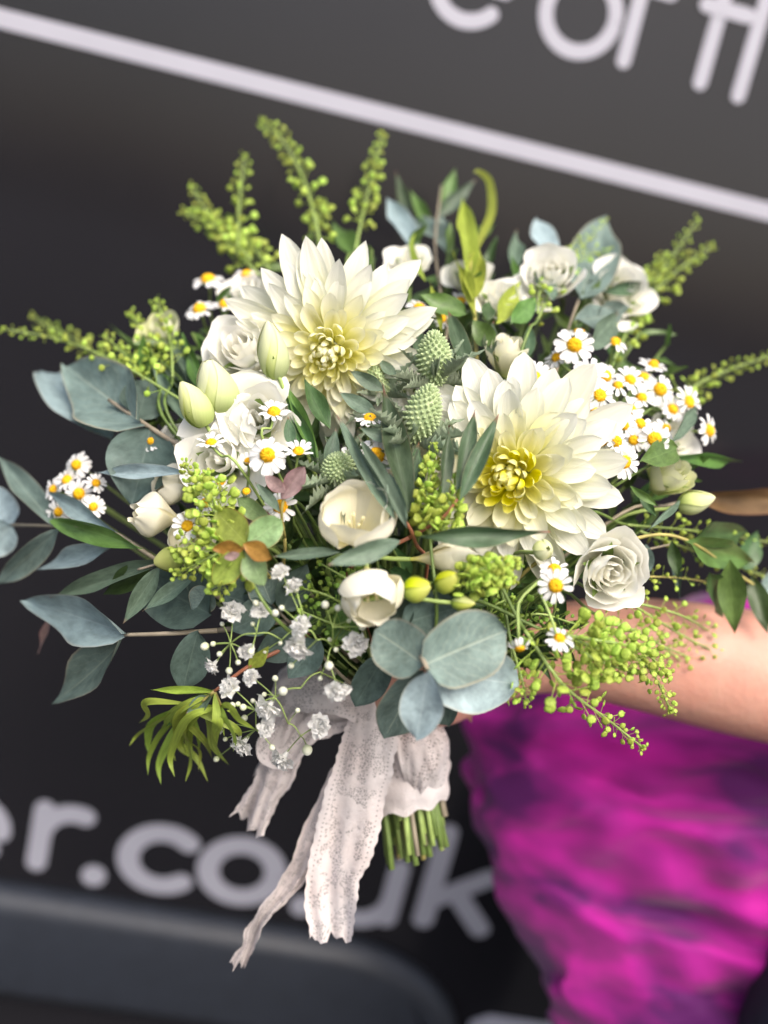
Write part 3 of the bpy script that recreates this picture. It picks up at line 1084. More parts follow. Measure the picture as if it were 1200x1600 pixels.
def lisianthus(px, py, off, axis, Rpx, Hpx, label, mat='rose', n=16, flare=.35, spin=0.0, seed=0, ruffle=.06, name='lisianthus', group=None, via=None, tight=.12):
    pos = D(px, py, off)
    ax = cdir(*axis)
    T = Thing(name, label, 'lisianthus', pos, group)
    R, H = Rpx * PXM, Hpx * PXM
    F = frame(pos - ax * H * .55, ax, spin)
    rnd = random.Random(seed)
    for i in range(n):
        k = i / (n - 1)
        ri = R * (tight + (1 - tight) * k ** .85) * rnd.uniform(.95, 1.05)
        hi = H * (1.0 - .10 * (1 - k) - .20 * k ** 2) * rnd.uniform(.95, 1.04)
        fl = flare * k ** 1.5 * rnd.uniform(.7, 1.2)

        def rfun(v, ri=ri, k=k, fl=fl):
            b = .25 + .75 * sst(-.15, .75, v)
            return ri * (b + fl * sst(.5, 1, v) - .22 * (1 - k) * sst(.4, 1, v))

        def zfun(v, hi=hi, k=k, fl=fl):
            return hi * (v - .55 * fl * sst(.62, 1, v) ** 1.3)
        half = (1.5 - .5 * k) * rnd.uniform(.9, 1.1)
        me = cup_petal('petal', rfun, zfun, half, i * GA + rnd.uniform(-.2, .2), twist=.25, ruffle=R * ruffle * (.35 + k), seed=seed * 50 + i, rimdrop=.18 + .12 * k, spiral=.16 - .08 * k, nu=12, nv=10, frill=.0)
        T.add('petal', me, M[mat], m=F)
    T.add('calyx', mesh_from('calyx', *join_geo(calyx_mesh(R * .8, H * .75))[:3]), M['calyx'], m=F, kind='stuff')
    add_stem(T, F.translation, ax, .0019, M['stem'], via=via)
    return T


def bud(px, py, off, axis, Rpx, Lpx, label, mat='bud', via=None, n=4, name='lisianthus_bud', cat='flower bud', twist=1.3, fat=.75, sepals=True, stem_mat='stem_pale', spin=0., group=None, tipopen=.06):
    """closed bud; px, py is its base, axis points to its tip"""
    pos = D(px, py, off)
    ax = cdir(*axis)
    T = Thing(name, label, cat, pos, group)
    R, L = Rpx * PXM, Lpx * PXM
    F = frame(pos, ax, spin)
    for i in range(n):
        rr = R * (1 - .05 * i)
        f = lambda v, rr=rr: rr * (max(0.0, math.sin(math.pi * min(1, (.06 + .94 * v)) ** fat)) ** .75 + tipopen * v)
        z = lambda v: L * v
        me = cup_petal('petal', f, z, 1.25, i * 6.2832 / n, twist=twist, nu=10, nv=14, seed=i, rimdrop=.06, base_half=.95, spiral=.07, ruffle=R * .015)
        T.add('petal', me, M[mat], m=F)
    if sepals:
        T.add('calyx', mesh_from('calyx', *join_geo(calyx_mesh(R * .75, L * .5))[:3]), M['calyx'], m=F, kind='stuff')
    add_stem(T, pos + ax * .001, ax, .0014, M[stem_mat], via=via)
    return T


def freesia(px, py, off, axis, Rpx, Hpx, label, open_=.9, spin=0.0, seed=0, via=None, mat='freesia', group=None, name='freesia'):
    pos = D(px, py, off)
    ax = cdir(*axis)
    T = Thing(name, label, 'freesia', pos, group)
    R, H = Rpx * PXM, Hpx * PXM
    F = frame(pos - ax * H * .55, ax, spin)
    rnd = random.Random(seed)
    for i in range(6):
        outer = i % 2
        ri = R * (1.0 if outer else .86) * rnd.uniform(.94, 1.05)
        hi = H * (1.0 if not outer else .95) * rnd.uniform(.95, 1.05)

        def rfun(v, ri=ri):
            b = .10 + .90 * sst(0.0, .72, v)
            return ri * (b - (1 - open_) * 1.2 * sst(.6, 1, v) + .10 * open_ * sst(.8, 1, v))
        me = cup_petal('petal', rfun, lambda v, hi=hi: hi * (v ** .9), .88, i * math.pi / 3 + rnd.uniform(-.1, .1), nu=12, nv=14, ruffle=R * .03, seed=seed * 9 + i, rimdrop=.22, base_half=.75, spiral=.06)
        T.add('petal', me, M[mat], m=F)
    for i in range(4):
        a = i * 1.6
        p = [F @ Vector((0, 0, H * .15)), F @ Vector((R * .12 * math.cos(a), R * .12 * math.sin(a), H * .45)), F @ Vector((R * .2 * math.cos(a), R * .2 * math.sin(a), H * .66))]
        T.geo('stamen', tube_geo(catmull(p, 6), .0005, .0009, sides=5), M['anther'])
    add_stem(T, F.translation, ax, .0016, M['stem_pale'], via=via)
    return T


lisianthus(380, 545, .022, (-.22, .35, .85), 58, 108, 'white lisianthus bloom with curled petals in front of the spiky dahlia', n=15, seed=1)
lisianthus(402, 655, .020, (-.10, .10, 1), 58, 74, 'wide open white lisianthus with small daisies leaning over it', n=13, flare=.55, seed=2, ruffle=.09)
lisianthus(342, 720, .012, (-.30, .05, 1), 62, 74, 'soft ivory lisianthus tucked under the wide open lisianthus', n=12, flare=.5, seed=3, mat='rose', ruffle=.09)
lisianthus(952, 893, .020, (.10, -.10, 1), 55, 100, 'white spiral lisianthus with frilled edge hanging over the arm', n=17, flare=.22, seed=5, ruffle=.07)
lisianthus(862, 430, .018, (-.2, .35, .9), 56, 92, 'white lisianthus among grey green leaves above the daisy cluster', n=13, seed=6)
lisianthus(974, 454, .018, (.25, .30, .9), 60, 92, 'white lisianthus with a leaf across it above the daisy cluster', n=13, seed=7)
lisianthus(790, 550, .006, (.0, .85, .5), 34, 78, 'half closed cream lisianthus standing above the large open dahlia', n=11, seed=8, mat='rose_cream', flare=.12, ruffle=.05)
lisianthus(1046, 742, .000, (.35, .55, .7), 42, 82, 'greenish white half open lisianthus beside the green bud', n=12, seed=10, mat='rose_green', flare=.12)
lisianthus(780, 466, -.004, (.1, .6, .8), 46, 76, 'blurred white lisianthus behind the bright green upright leaves', n=11, seed=12, flare=.4)
lisianthus(1050, 680, -.02, (.4, .2, .8), 46, 70, 'white lisianthus half hidden behind the outer daisies', n=11, seed=13, flare=.4)
lisianthus(640, 410, -.025, (.1, .6, .8), 40, 60, 'blurred white lisianthus peeping out above the spiky dahlia', n=10, seed=14, flare=.4)
lisianthus(250, 520, -.02, (-.3, .5, .8), 42, 70, 'pale green lisianthus half open amid the blurred green sprays', n=10, seed=15, flare=.2, mat='rose_green')

lisianthus(735, 432, -.022, (.0, .6, .8), 42, 66, 'blurred white lisianthus beyond the curled leaf shoot', n=10, seed=16, flare=.4)
lisianthus(385, 455, -.028, (-.3, .6, .8), 44, 66, 'blurred white lisianthus low behind the raised daisies', n=10, seed=17, flare=.4)
lisianthus(655, 620, -.012, (.2, .3, .9), 44, 60, 'white lisianthus sunk between the thistles and the two dahlias', n=10, seed=18, flare=.4)
lisianthus(285, 700, -.016, (-.5, .2, .8), 46, 66, 'ivory lisianthus half behind the tilted daisy', n=10, seed=19, flare=.4)
bud(432, 592, .030, (-.14, 1, .25), 25, 92, 'tall pointed green white bud standing in front of the spiky dahlia', via=[D(450, 625, .02)])
bud(348, 642, .022, (-.28, 1, .3), 32, 84, 'plump pale green bud paired with a smaller bud', mat='bud', n=4, fat=.62, tipopen=.22)
bud(322, 664, .026, (-.55, 1, .3), 25, 78, 'slim pale green bud leaning away from its plump neighbour', mat='bud')
bud(1060, 792, .0, (1, .28, .2), 20, 62, 'small pale green bud pointing away from the greenish lisianthus', mat='bud')
bud(842, 862, .024, (.35, .2, 1), 15, 30, 'round green bud below the large open dahlia', mat='bud', twist=.6, tipopen=.2)

freesia(556, 818, .030, (.02, .62, .80), 56, 104, 'ivory freesia wide open showing its pale stamens', open_=.84, spin=.3, seed=2)
freesia(580, 925, .034, (.12, -.55, .82), 48, 100, 'ivory freesia nodding down under the wide open freesia', open_=.66, spin=.9, seed=5)
freesia(700, 870, .022, (1, .08, .35), 27, 105, 'long ivory freesia bud lying beneath the narrow dark leaf', open_=.25, spin=.5, seed=6)
freesia(243, 806, .006, (-.85, .15, .5), 42, 90, 'closed ivory freesia beside the far cluster of small daisies', open_=.45, spin=.2, seed=7)
freesia(303, 838, .008, (-.2, .2, 1), 42, 60, 'ivory freesia behind the round green seed pods', open_=.8, spin=.6, seed=8)
freesia(655, 728, -.004, (-.5, .3, .8), 44, 70, 'ivory freesia half hidden behind the upright seed pod sprig', open_=.9, spin=.2, seed=9)
freesia(272, 760, -.01, (-.7, .3, .6), 40, 80, 'blurred ivory freesia behind the closed freesia', open_=.6, spin=.2, seed=10)
bud(634, 926, .030, (.9, .3, .4), 19, 40, 'yellow green freesia bud next to the nodding freesia', mat='freesia_bud', name='freesia_bud', twist=.3, fat=.7, sepals=False, tipopen=.15)
bud(688, 918, .030, (.45, .45, .7), 17, 44, 'plump green freesia bud above the blue green round leaves', mat='freesia_bud', name='freesia_bud', twist=.3, sepals=False)
bud(706, 942, .034, (1, .0, .3), 11, 34, 'small green freesia bud pointing sideways over the round leaves', mat='freesia_bud', name='freesia_bud', twist=.3, sepals=False)
bud(285, 872, .010, (-1, -.15, .25), 19, 44, 'yellow green freesia bud at the edge of the round seed pods', mat='freesia_bud', name='freesia_bud', twist=.3, sepals=False, tipopen=.15)

# ------------------------------------------------------------------ daisies
DP = []
for k in range(4):
    me = sheet_mesh('petal', .0074, .0036, 'daisy', .45, ((0, .12), (.5, -.02), (1, (-.25, -.1, .15, -.4)[k])), nu=6, nv=8, notch=.07, rib=.02, seed=k)
    me.materials.append(M['daisy'])
    DP.append(me)


def eye_geo():
    def fn(u, v):
        a = u * 6.2832
        r = .0042 * math.sin(v * 1.62)
        z = .0030 * math.cos(v * 1.62)
        b = .00022 * (math.sin(a * 8 + v * 17) + math.sin(a * 13 - v * 29))
        dip = -.0006 * max(0, 1 - v * 3.5)
        return ((r + b * math.sin(v * 1.6)) * math.cos(a), (r + b * math.sin(v * 1.6)) * math.sin(a), z + b + dip)
    return grid(40, 14, fn)


EYE = mesh_from('daisy_centre', *eye_geo())
EYE.materials.append(M['daisy_eye'])
CAL = mesh_from('calyx', *grid(10, 5, lambda u, v: ((.0008 + .0042 * math.sin(v * 1.5)) * math.cos(u * 6.2832), (.0008 + .0042 * math.sin(v * 1.5)) * math.sin(u * 6.2832), -.0032 + .0031 * v ** 2)))
CAL.materials.append(M['calyx'])
rd = random.Random(77)


def daisy(px, py, rpx, axis, label, off=.02, group=None, via=None, droop=0.0, n=None, stem=True):
    pos = D(px, py, off)
    ax = cdir(*axis)
    T = Thing('daisy', label, 'daisy', pos, group)
    sc = rpx * (dep(px, py) - off) / FPX / .0112
    F = frame(pos, ax, rd.uniform(0, 6.28), sc)
    n = n or rd.randint(12, 16)
    skip = rd.randint(0, n - 1) if rd.random() < .5 else -1
    droop += rd.choice((0, 0, .12, .3, -.15))
    for i in range(n):
        if i == skip:
            continue
        az = i * 6.2832 / n + rd.uniform(-.07, .07)
        m = F @ RZ(az) @ TR(0, .0036, .0002 + (i % 2) * .00035) @ RX(-droop + rd.uniform(-.3, .16)) @ RY(rd.uniform(-.3, .3)) @ Matrix.Diagonal((rd.uniform(.85, 1.05), rd.uniform(.9, 1.08), 1, 1))
        T.add('petal', DP[rd.randint(0, 3)], None, m=m)
    T.add('daisy_centre', EYE, None, m=F @ RZ(rd.uniform(0, 6)) @ Matrix.Diagonal((*[rd.uniform(.86, 1.12)] * 2, rd.uniform(.8, 1.5), 1)))
    T.add('calyx', CAL, None, m=F)
    if stem:
        add_stem(T, pos - ax * .0028 * sc, ax, .00085, M['stem_pale'], via=via, n=18, sides=5, through=False)
    return T


G1 = 'daisies in the crowded cluster'
L1 = 'small white daisy in the crowded cluster behind the large open dahlia'
daisy(897, 540, 34, (.05, .25, 1), 'round white daisy topmost in the crowded cluster, facing out flat', .022)
daisy(833, 593, 34, (-.1, .35, 1), 'white daisy beside the half closed cream lisianthus', .022)
daisy(890, 622, 33, (-.1, .05, 1), 'white daisy resting on the upper petals of the large open dahlia', .034)
for px, py, r, a, o in [
        (922, 586, 30, (.1, .35, 1), .026), (937, 618, 30, (.2, .15, 1), .028), (960, 536, 24, (.2, .9, .6), .012), (984, 594, 27, (.2, .5, .9), .018),
        (1031, 609, 29, (.15, .25, 1), .016), (1020, 572, 25, (.2, .9, .55), .006), (1022, 686, 28, (.1, .0, 1), .022),
        (905, 590, 26, (-.3, .5, .8), .018), (945, 588, 24, (.4, .2, .9), .012), (965, 603, 24, (0, .8, .7), .020), (1000, 662, 26, (.3, .3, .9), .016),
        (985, 640, 24, (.1, .4, .9), .014), (952, 655, 24, (-.2, .1, 1), .026), (962, 690, 24, (.6, .0, .8), .024), (940, 688, 24, (-.4, -.2, .9), .020),
        (930, 645, 24, (.0, -.3, 1), .018), (990, 688, 22, (-.2, .2, .9), .012), (1002, 622, 24, (.1, .7, .7), .010), (975, 665, 22, (0, .2, 1), .014),
        (1050, 640, 24, (.4, .4, .8), .0), (1005, 590, 22, (0, .6, .8), .0), (870, 560, 22, (-.5, .6, .6), .004), (1040, 670, 22, (.5, .3, .7), .0)]:
    daisy(px, py, r, a, L1, o, G1)
daisy(975, 722, 30, (.45, -.05, 1), 'white daisy lying over the side petals of the large open dahlia', .038)
daisy(1076, 628, 29, (.55, .2, .85), 'white daisy on the outer rim of the cluster against the dark van', .010)
daisy(1107, 673, 27, (.75, .1, .75), 'outermost white daisy turned sideways against the dark van', .008)
daisy(905, 520, 22, (.1, 1, .25), 'white daisy seen edge on behind the topmost daisy', .004)

daisy(418, 712, 34, (.05, .30, 1), 'round white daisy in front of the wide open lisianthus', .036)
daisy(428, 645, 26, (.1, .75, .7), 'white daisy held up on a curved stem over the wide open lisianthus', .034, via=[D(424, 668, .032), D(418, 705, .026)], droop=-.35)
daisy(330, 692, 25, (-.05, .85, .6), 'tilted white daisy on a slanting green stem before the ivory lisianthus', .028, via=[D(345, 712, .028), D(385, 745, .022)], droop=-.1)
daisy(466, 706, 26, (.1, .80, .65), 'tilted white daisy beside the mauve tinged young leaves', .030, droop=-.3)
daisy(388, 722, 18, (0, .8, .7), 'tiny half open daisy below the wide open lisianthus', .026, droop=-.6, n=12)
daisy(385, 768, 19, (-.1, .5, .9), 'orange daisy with almost no petals above the young round leaves', .030, droop=1.2, n=10)
daisy(438, 792, 28, (0, .35, .95), 'white daisy half hidden behind a mauve young leaf', .018)
daisy(588, 712, 33, (.05, .25, 1), 'white daisy behind crossing narrow leaves', .022)
daisy(578, 654, 26, (.05, .95, .45), 'flat tilted white daisy over the dark gap under the spiky dahlia', .022)
daisy(543, 718, 26, (-.3, .5, .8), 'white daisy behind the one among the narrow leaves', .012)
daisy(600, 775, 24, (.2, .3, .9), 'white daisy peeping out above the wide open freesia', .012)
daisy(293, 822, 27, (-.1, .3, 1), 'daisy with orange centre in front of an ivory freesia', .034, droop=-.2)
daisy(322, 786, 20, (-.2, .4, .9), 'small daisy half hidden by the round green seed pods', .016)
daisy(345, 752, 18, (-.1, .5, .9), 'small yellow daisy near the ivory lisianthus', .014)
v1 = [D(845, 905, .034), D(838, 912, .024)]
daisy(868, 915, 30, (-.05, .1, 1), 'white daisy beside the white spiral lisianthus', .046)
daisy(866, 890, 24, (0, .7, .7), 'white daisy just behind another beside the spiral lisianthus', .030)
daisy(874, 998, 26, (.1, .75, .65), 'white daisy hanging low on a thin curved stem above the pods', .050, via=[D(862, 968, .046), D(845, 930, .040), D(830, 915, .030)], droop=.25)
daisy(812, 1012, 23, (.05, -.9, .45), 'drooping white daisy seen from beside near the round leaves', .046, via=[D(810, 985, .048), D(811, 940, .042), D(835, 915, .030)], droop=.3)
G2 = 'daisies at the far cluster'
L2 = 'small white daisy in the far cluster among blue green eucalyptus leaves'
for px, py, r, a in [(120, 727, 25, (-.2, .3, 1)), (124, 772, 25, (-.1, .2, 1)), (92, 800, 22, (-.3, -.1, 1)), (146, 792, 20, (.2, .2, 1)), (84, 765, 20, (-.5, .3, .8)), (150, 755, 18, (.3, .4, .8)), (105, 750, 22, (-.3, .6, .8))]:
    daisy(px, py, r, a, L2, .0, G2)
daisy(237, 690, 19, (-.2, .3, 1), 'small blurred daisy under the broad eucalyptus leaf', .0)
daisy(210, 688, 16, (-.4, .3, 1), 'tiny blurred daisy close to the broad eucalyptus leaf', .0)
daisy(325, 437, 28, (-.1, .85, .6), 'blurred daisy raised against the van over the spiky dahlia', -.01)
daisy(312, 484, 26, (-.2, .75, .7), 'blurred daisy with bright orange centre beside the spiky dahlia', -.01)
daisy(352, 478, 26, (0, .9, .5), 'blurred daisy edge on between dahlia and seed pods', -.014)
daisy(385, 430, 22, (0, .7, .7), 'blurred daisy partly behind the top seed pod sprig', -.02)
daisy(655, 482, 24, (.3, .5, .8), 'blurred daisy between the spiky dahlia and the thistle', -.008)
daisy(690, 498, 22, (.2, .5, .8), 'blurred daisy directly behind the upper thistle head', -.012)
daisy(640, 505, 22, (.1, .4, .9), 'blurred orange centred daisy behind the spiky dahlia petals', -.010)
daisy(720, 470, 20, (.0, .6, .8), 'blurred daisy behind the bright green upright leaves', -.014)


# ------------------------------------------------------------------ thistles (eryngium)
def thistle(px, py, off, axis, wpx, hpx, label, nb=16, blen=75, seed=0):
    pos = D(px, py, off)
    ax = cdir(*axis)
    T = Thing('thistle', label, 'thistle', pos)
    F = frame(pos, ax, seed)
    Rw, H = wpx * PXM / 2, hpx * PXM
    rnd = random.Random(seed)
    core = grid(18, 14, lambda u, v: (Rw * .86 * max(0, math.sin(math.pi * (.06 + .94 * v))) ** .62 * math.cos(u * 6.2832), Rw * .86 * max(0, math.sin(math.pi * (.06 + .94 * v))) ** .62 * math.sin(u * 6.2832), H * v))
    head = T.add('thistle_head', mesh_from('thistle_head', *core), M['thistle'], m=F)
    geos = []
    nf = 190
    for i in range(nf):
        v = (i + .5) / nf
        a = i * GA
        r = Rw * .86 * math.sin(math.pi * (.06 + .94 * v)) ** .62
        p = Vector((r * math.cos(a), r * math.sin(a), H * v))
        nrm = Vector((math.cos(a) * (1 - v * .6), math.sin(a) * (1 - v * .6), (v - .35) * 1.1)).normalized()
        q = nrm.to_track_quat('Z', 'Y').to_matrix().to_4x4()
        s = Rw * .115
        vs = [(s * math.cos(b), s * math.sin(b), 0) for b in (0, 1.26, 2.51, 3.77, 5.03)] + [(s * .62 * math.cos(b), s * .62 * math.sin(b), s * 1.6) for b in (0, 1.26, 2.51, 3.77, 5.03)] + [(0, 0, s * 2.3)]
        fs = [(k, (k + 1) % 5, 5 + (k + 1) % 5, 5 + k) for k in range(5)] + [(5 + k, 5 + (k + 1) % 5, 10) for k in range(5)]
        uv = [(.5, 0)] * 5 + [(.5, .7)] * 5 + [(.5, 1)]
        geos.append(xform_geo((vs, fs, uv), Matrix.Translation(p) @ q))
    T.add('floret', mesh_from('floret', *join_geo(geos)), M['thistle'], m=F, parent=head, kind='stuff')
    for i in range(nb):
        a = i * 6.2832 / nb + rnd.uniform(-.15, .15)
        el = rnd.uniform(-.1, .75)
        d = (F.to_3x3() @ Vector((math.cos(a) * math.cos(el), math.sin(a) * math.cos(el), math.sin(el)))).normalized()
        L = blen * PXM * rnd.uniform(.7, 1.15)
        b0 = F.translation + d * Rw * .3
        leaf_obj(T, 'bract', b0, b0 + d * L, L * .125, M['bract'], 'lance', bend=rnd.choice((.2, .5)), wrap=.5, fold=.3, teeth=.38, nv=16, var=i % 3, hint=ax, ruffle=.06)
    add_stem(T, pos, ax, .0016, M['stem_pale'])
    return T


thistle(678, 600, .014, (-.02, 1, .45), 56, 84, 'upper green thistle head between the two dahlias', blen=85, seed=1)
thistle(645, 690, .018, (.35, 1, .45), 56, 92, 'lower green thistle head tucked against the large open dahlia', blen=95, seed=2, nb=20)
thistle(530, 752, .012, (.0, .8, .6), 52, 46, 'pale spiky thistle head above the wide open freesia', blen=85, seed=3, nb=20)
thistle(600, 620, -.006, (-.5, .9, .3), 40, 60, 'thistle sunk behind narrow leaves by the spiky dahlia', blen=80, seed=4, nb=12)


# ------------------------------------------------------------------ seed pod sprigs
def pod_geo(ped=.0072, r=.0022, var=0):
    rnd = random.Random(var)
    n = 10
    vs, uv, fs = [], [], []
    cyy = ped + r * .92
    bendz = (0, .0012, -.001)[var]
    for side in (1, -1):
        vs.append((0, cyy, bendz + side * .00036))
        uv.append((.5, .5))
        for k in range(n):
            a = 2 * math.pi * k / n + math.pi / 2
            vs.append((r * .62 * math.cos(a), cyy + r * .62 * math.sin(a), bendz + side * .00030))
            uv.append((.5 + .3 * math.cos(a), .5 + .3 * math.sin(a)))
    rim = len(vs)
    for k in range(n):
        a = 2 * math.pi * k / n + math.pi / 2
        rr = r * (1.0 if k else .78)
        vs.append((rr * .94 * math.cos(a), cyy + rr * math.sin(a), bendz))
        uv.append((.5 + .5 * math.cos(a), .5 + .45 * math.sin(a)))
    for s, o in ((0, 0), (1, n + 1)):
        for k in range(n):
            k2 = (k + 1) % n
            f1 = (o, o + 1 + k, o + 1 + k2)
            f2 = (o + 1 + k, rim + k, rim + k2, o + 1 + k2)
            fs += [f1, f2] if s == 0 else [f1[::-1], f2[::-1]]
    tg = tube_geo([Vector((0, 0, 0)), Vector((0, ped * .5, bendz * .9 + .0004)), Vector((0, ped, bendz))], .00020, .00020, sides=3, cap=False)
    tg = (tg[0], tg[1], [(.5, .2)] * len(tg[0]))
    return join_geo([(vs, fs, uv), tg])


PODS = {}
for mk in ('pod', 'pod_deep'):
    for ped, nm in ((.0076, 'a'), (.0040, 'b')):
        for k in range(3):
            me = mesh_from('seed_pod', *pod_geo(ped, var=k))
            me.materials.append(M[mk])
            PODS[(mk, nm, k)] = me
TIP = mesh_from('bud_tip', *join_geo([xform_geo(grid(6, 4, lambda u, v: (.0007 * math.sin(v * 3.1416) * math.cos(u * 6.2832), .0007 * math.sin(v * 3.1416) * math.sin(u * 6.2832), -.0007 * math.cos(v * 3.1416))), TR(.0011 * math.sqrt(i / 16) * math.cos(i * GA), .0011 * math.sqrt(i / 16) * math.sin(i * GA), .0014 * (1 - i / 16))) for i in range(16)]))
TIP.materials.append(M['pod'])
rp = random.Random(5)


def pod_sprig(branches, label, n=60, mat='pod', short=False, size=1.0, start=.15, base=True, group=None, stem_mat='stem_pale', tipscale=1.0, fan=1.0):
    """branches: list of paths [(px, py, off), ...] from the base to the tip"""
    first = D(*branches[0][0])
    T = Thing('seed_pod_sprig', label, 'greenery', B if base else first, group)
    for bi, br in enumerate(branches):
        pts = [D(*p) for p in br]
        path = catmull(pts, 26)
        st = T.geo('stem', tube_geo(path, .0009 * size, .00045 * size, sides=5), M[stem_mat])
        nb = int((n if isinstance(n, int) else n[bi]) * 1.1)
        for i in range(nb):
            t = start + (1 - start) * ((i + .5) / nb) ** .85
            k = t * 26
            a = int(min(k, 25))
            p = path[a].lerp(path[a + 1], k - a)
            tan = (path[a + 1] - path[a]).normalized()
            az = i * GA * 1.0 + rp.uniform(-.3, .3)
            o1 = tan.orthogonal().normalized()
            o2 = tan.cross(o1)
            rise = .45 + .5 * t + rp.uniform(-.15, .15)
            d = ((o1 * math.cos(az) + o2 * math.sin(az)) * fan + tan * rise).normalized()
            z = (-FW + Vector((rp.uniform(-1, 1), rp.uniform(-1, 1), rp.uniform(-1, 1))) * .9)
            z = (z - d * z.dot(d)).normalized()
            x = d.cross(z)
            s = size * (1.12 - .72 * max(0, t - .25) / .75) * rp.uniform(.68, 1.15)
            m = Matrix(((x.x, d.x, z.x, p.x), (x.y, d.y, z.y, p.y), (x.z, d.z, z.z, p.z), (0, 0, 0, 1))) @ Matrix.Scale(s, 4)
            T.add('seed_pod', PODS[(mat, 'b' if short else 'a', rp.randint(0, 2))], None, m=m)
        tan = (path[-1] - path[-2]).normalized()
        T.add('bud_tip', TIP, None, m=frame(path[-1], tan, 0, size * tipscale), kind='stuff')
    if base:
        b0 = D(*branches[0][0])
        T.geo('stem', tube_geo(stem_path(b0, (b0 - D(*branches[0][1])).normalized() * -1, through=False), .0009, .0012, sides=5), M['stem'])
    return T


# against the van, above the flowers
pod_sprig([[(405, 430, -.02), (350, 370, -.02), (298, 292, -.02)], [(392, 405, -.02), (345, 360, -.022), (287, 332, -.02)], [(372, 390, -.02), (374, 320, -.02), (382, 245, -.02)], [(420, 420, -.02), (390, 380, -.02), (345, 350, -.02)]],
          'branching seed pod sprig beside the blurred raised daisies', n=[58, 40, 40, 40], size=1.15, start=.05)
pod_sprig([[(505, 400, -.02), (478, 290, -.015), (445, 225, -.015), (410, 190, -.015)], [(500, 400, -.02), (495, 350, -.02), (503, 318, -.02)]], 'tallest seed pod sprig bending to its tip above the spiky dahlia', n=[62, 34], size=1.2)
pod_sprig([[(555, 390, -.02), (575, 300, -.015), (597, 210, -.015)]], 'straight upright seed pod sprig above the spiky dahlia', n=64, size=1.15)
pod_sprig([[(300, 635, .004), (180, 565, .01), (90, 530, .012), (6, 514, .012)]], 'long bare seed pod sprig reaching past the broad eucalyptus leaves', n=44, size=1.0, start=.1)
pod_sprig([[(960, 560, -.02), (1010, 460, -.03), (1090, 345, -.03)], [(1000, 480, -.03), (1050, 430, -.03), (1112, 385, -.03)], [(985, 520, -.03), (1005, 450, -.03), (1040, 400, -.03)]],
          'branching seed pod sprig beside the white lisianthus with a leaf across', n=[64, 44, 40], size=1.15, start=.05)
pod_sprig([[(1030, 640, -.02), (1110, 590, -.01), (1215, 552, -.01)]], 'seed pod sprig stretching out beyond the outer daisies', n=52, size=1.15)
pod_sprig([[(840, 500, .008), (880, 420, .012), (945, 345, .012)], [(870, 440, .01), (915, 400, .012), (960, 395, .012)], [(840, 490, .008), (850, 440, .012), (905, 370, .01)]],
          'fine seed pod sprig in front of the large grey green leaves', n=[44, 26, 28], size=.80, start=.0)
for x, y, tx, ty in [(250, 600, 205, 490), (270, 590, 245, 470), (240, 620, 165, 525)]:
    pod_sprig([[(x, y, -.015), ((x + tx) / 2 + 8, (y + ty) / 2, -.015), (tx, ty, -.015)]], 'blurred seed pod spray between the eucalyptus and the pale lisianthus', n=44, size=1.1, group='blurred seed pod sprays')
pod_sprig([[(200, 600, -.05), (130, 540, -.07), (50, 495, -.08)]], 'dim far seed pod sprig behind the long bare one', n=40, size=1.0)
# front of the bouquet
pod_sprig([[(365, 850, .03), (330, 790, .038), (290, 728, .036)], [(345, 815, .034), (330, 770, .038), (318, 745, .036)]], 'seed pod sprig standing over the young round leaves', n=[72, 40], short=False, size=1.2, start=.05)
pod_sprig([[(365, 850, .028), (330, 870, .038), (280, 895, .036)], [(350, 858, .03), (310, 850, .038), (275, 862, .034)], [(370, 870, .028), (355, 895, .036), (340, 925, .03)]], 'low clump of round seed pods by the yellow green bud', n=[60, 40, 36], size=1.2, start=.0)
pod_sprig([[(672, 840, .026), (668, 770, .034), (677, 698, .034)], [(690, 838, .028), (702, 790, .038), (712, 745, .036)]], 'upright seed pod sprig in front of the large open dahlia', n=[96, 70], short=True, size=1.25, start=.0)
pod_sprig([[(705, 905, .030), (760, 888, .044), (808, 880, .042)], [(715, 915, .030), (760, 905, .044), (800, 908, .040)]], 'bushy seed pod sprig lying under the large open dahlia', n=[90, 66], size=1.15, start=.05, short=True)
pod_sprig([[(850, 985, .026), (940, 1015, .048), (1010, 1040, .050), (1048, 1110, .048)], [(860, 990, .03), (930, 1000, .05), (1000, 1015, .05), (1040, 1050, .05)], [(880, 1000, .03), (930, 1030, .052), (985, 1050, .052)]],
          'dense seed pod sprig curving down over the magenta tunic', n=[110, 80, 70], size=1.28, start=.1)
pod_sprig([[(820, 985, .028), (880, 1070, .050), (950, 1125, .050), (1004, 1168, .048)]], 'slender seed pod sprig drooping lowest over the magenta tunic', n=70, size=1.25, start=.0)
pod_sprig([[(800, 1010, .02), (815, 1060, .034), (822, 1095, .032)], [(800, 1010, .02), (800, 1070, .03), (790, 1090, .03)]], 'short seed pod sprig hanging beside the blue green round leaves', n=[34, 20], size=.95, start=.1)
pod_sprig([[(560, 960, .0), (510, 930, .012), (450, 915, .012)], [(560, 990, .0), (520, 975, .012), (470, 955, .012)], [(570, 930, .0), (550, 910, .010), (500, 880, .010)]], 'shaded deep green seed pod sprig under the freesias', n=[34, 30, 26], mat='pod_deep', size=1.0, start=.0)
pod_sprig([[(940, 930, -.02), (1060, 960, -.02), (1130, 1000, -.02), (1190, 1030, -.02)], [(980, 940, -.02), (1080, 1000, -.02), (1170, 1042, -.02)]], 'blurred seed pod sprig trailing across the bare arm', n=[50, 36], size=.95, start=.05)
pod_sprig([[(930, 960, -.02), (1020, 1000, -.025), (1090, 1055, -.025)], [(950, 970, -.02), (1060, 1020, -.025), (1140, 1050, -.025)]], 'blurred thin seed pod sprig lying low across the bare arm', n=[34, 34], size=.95, start=.05)
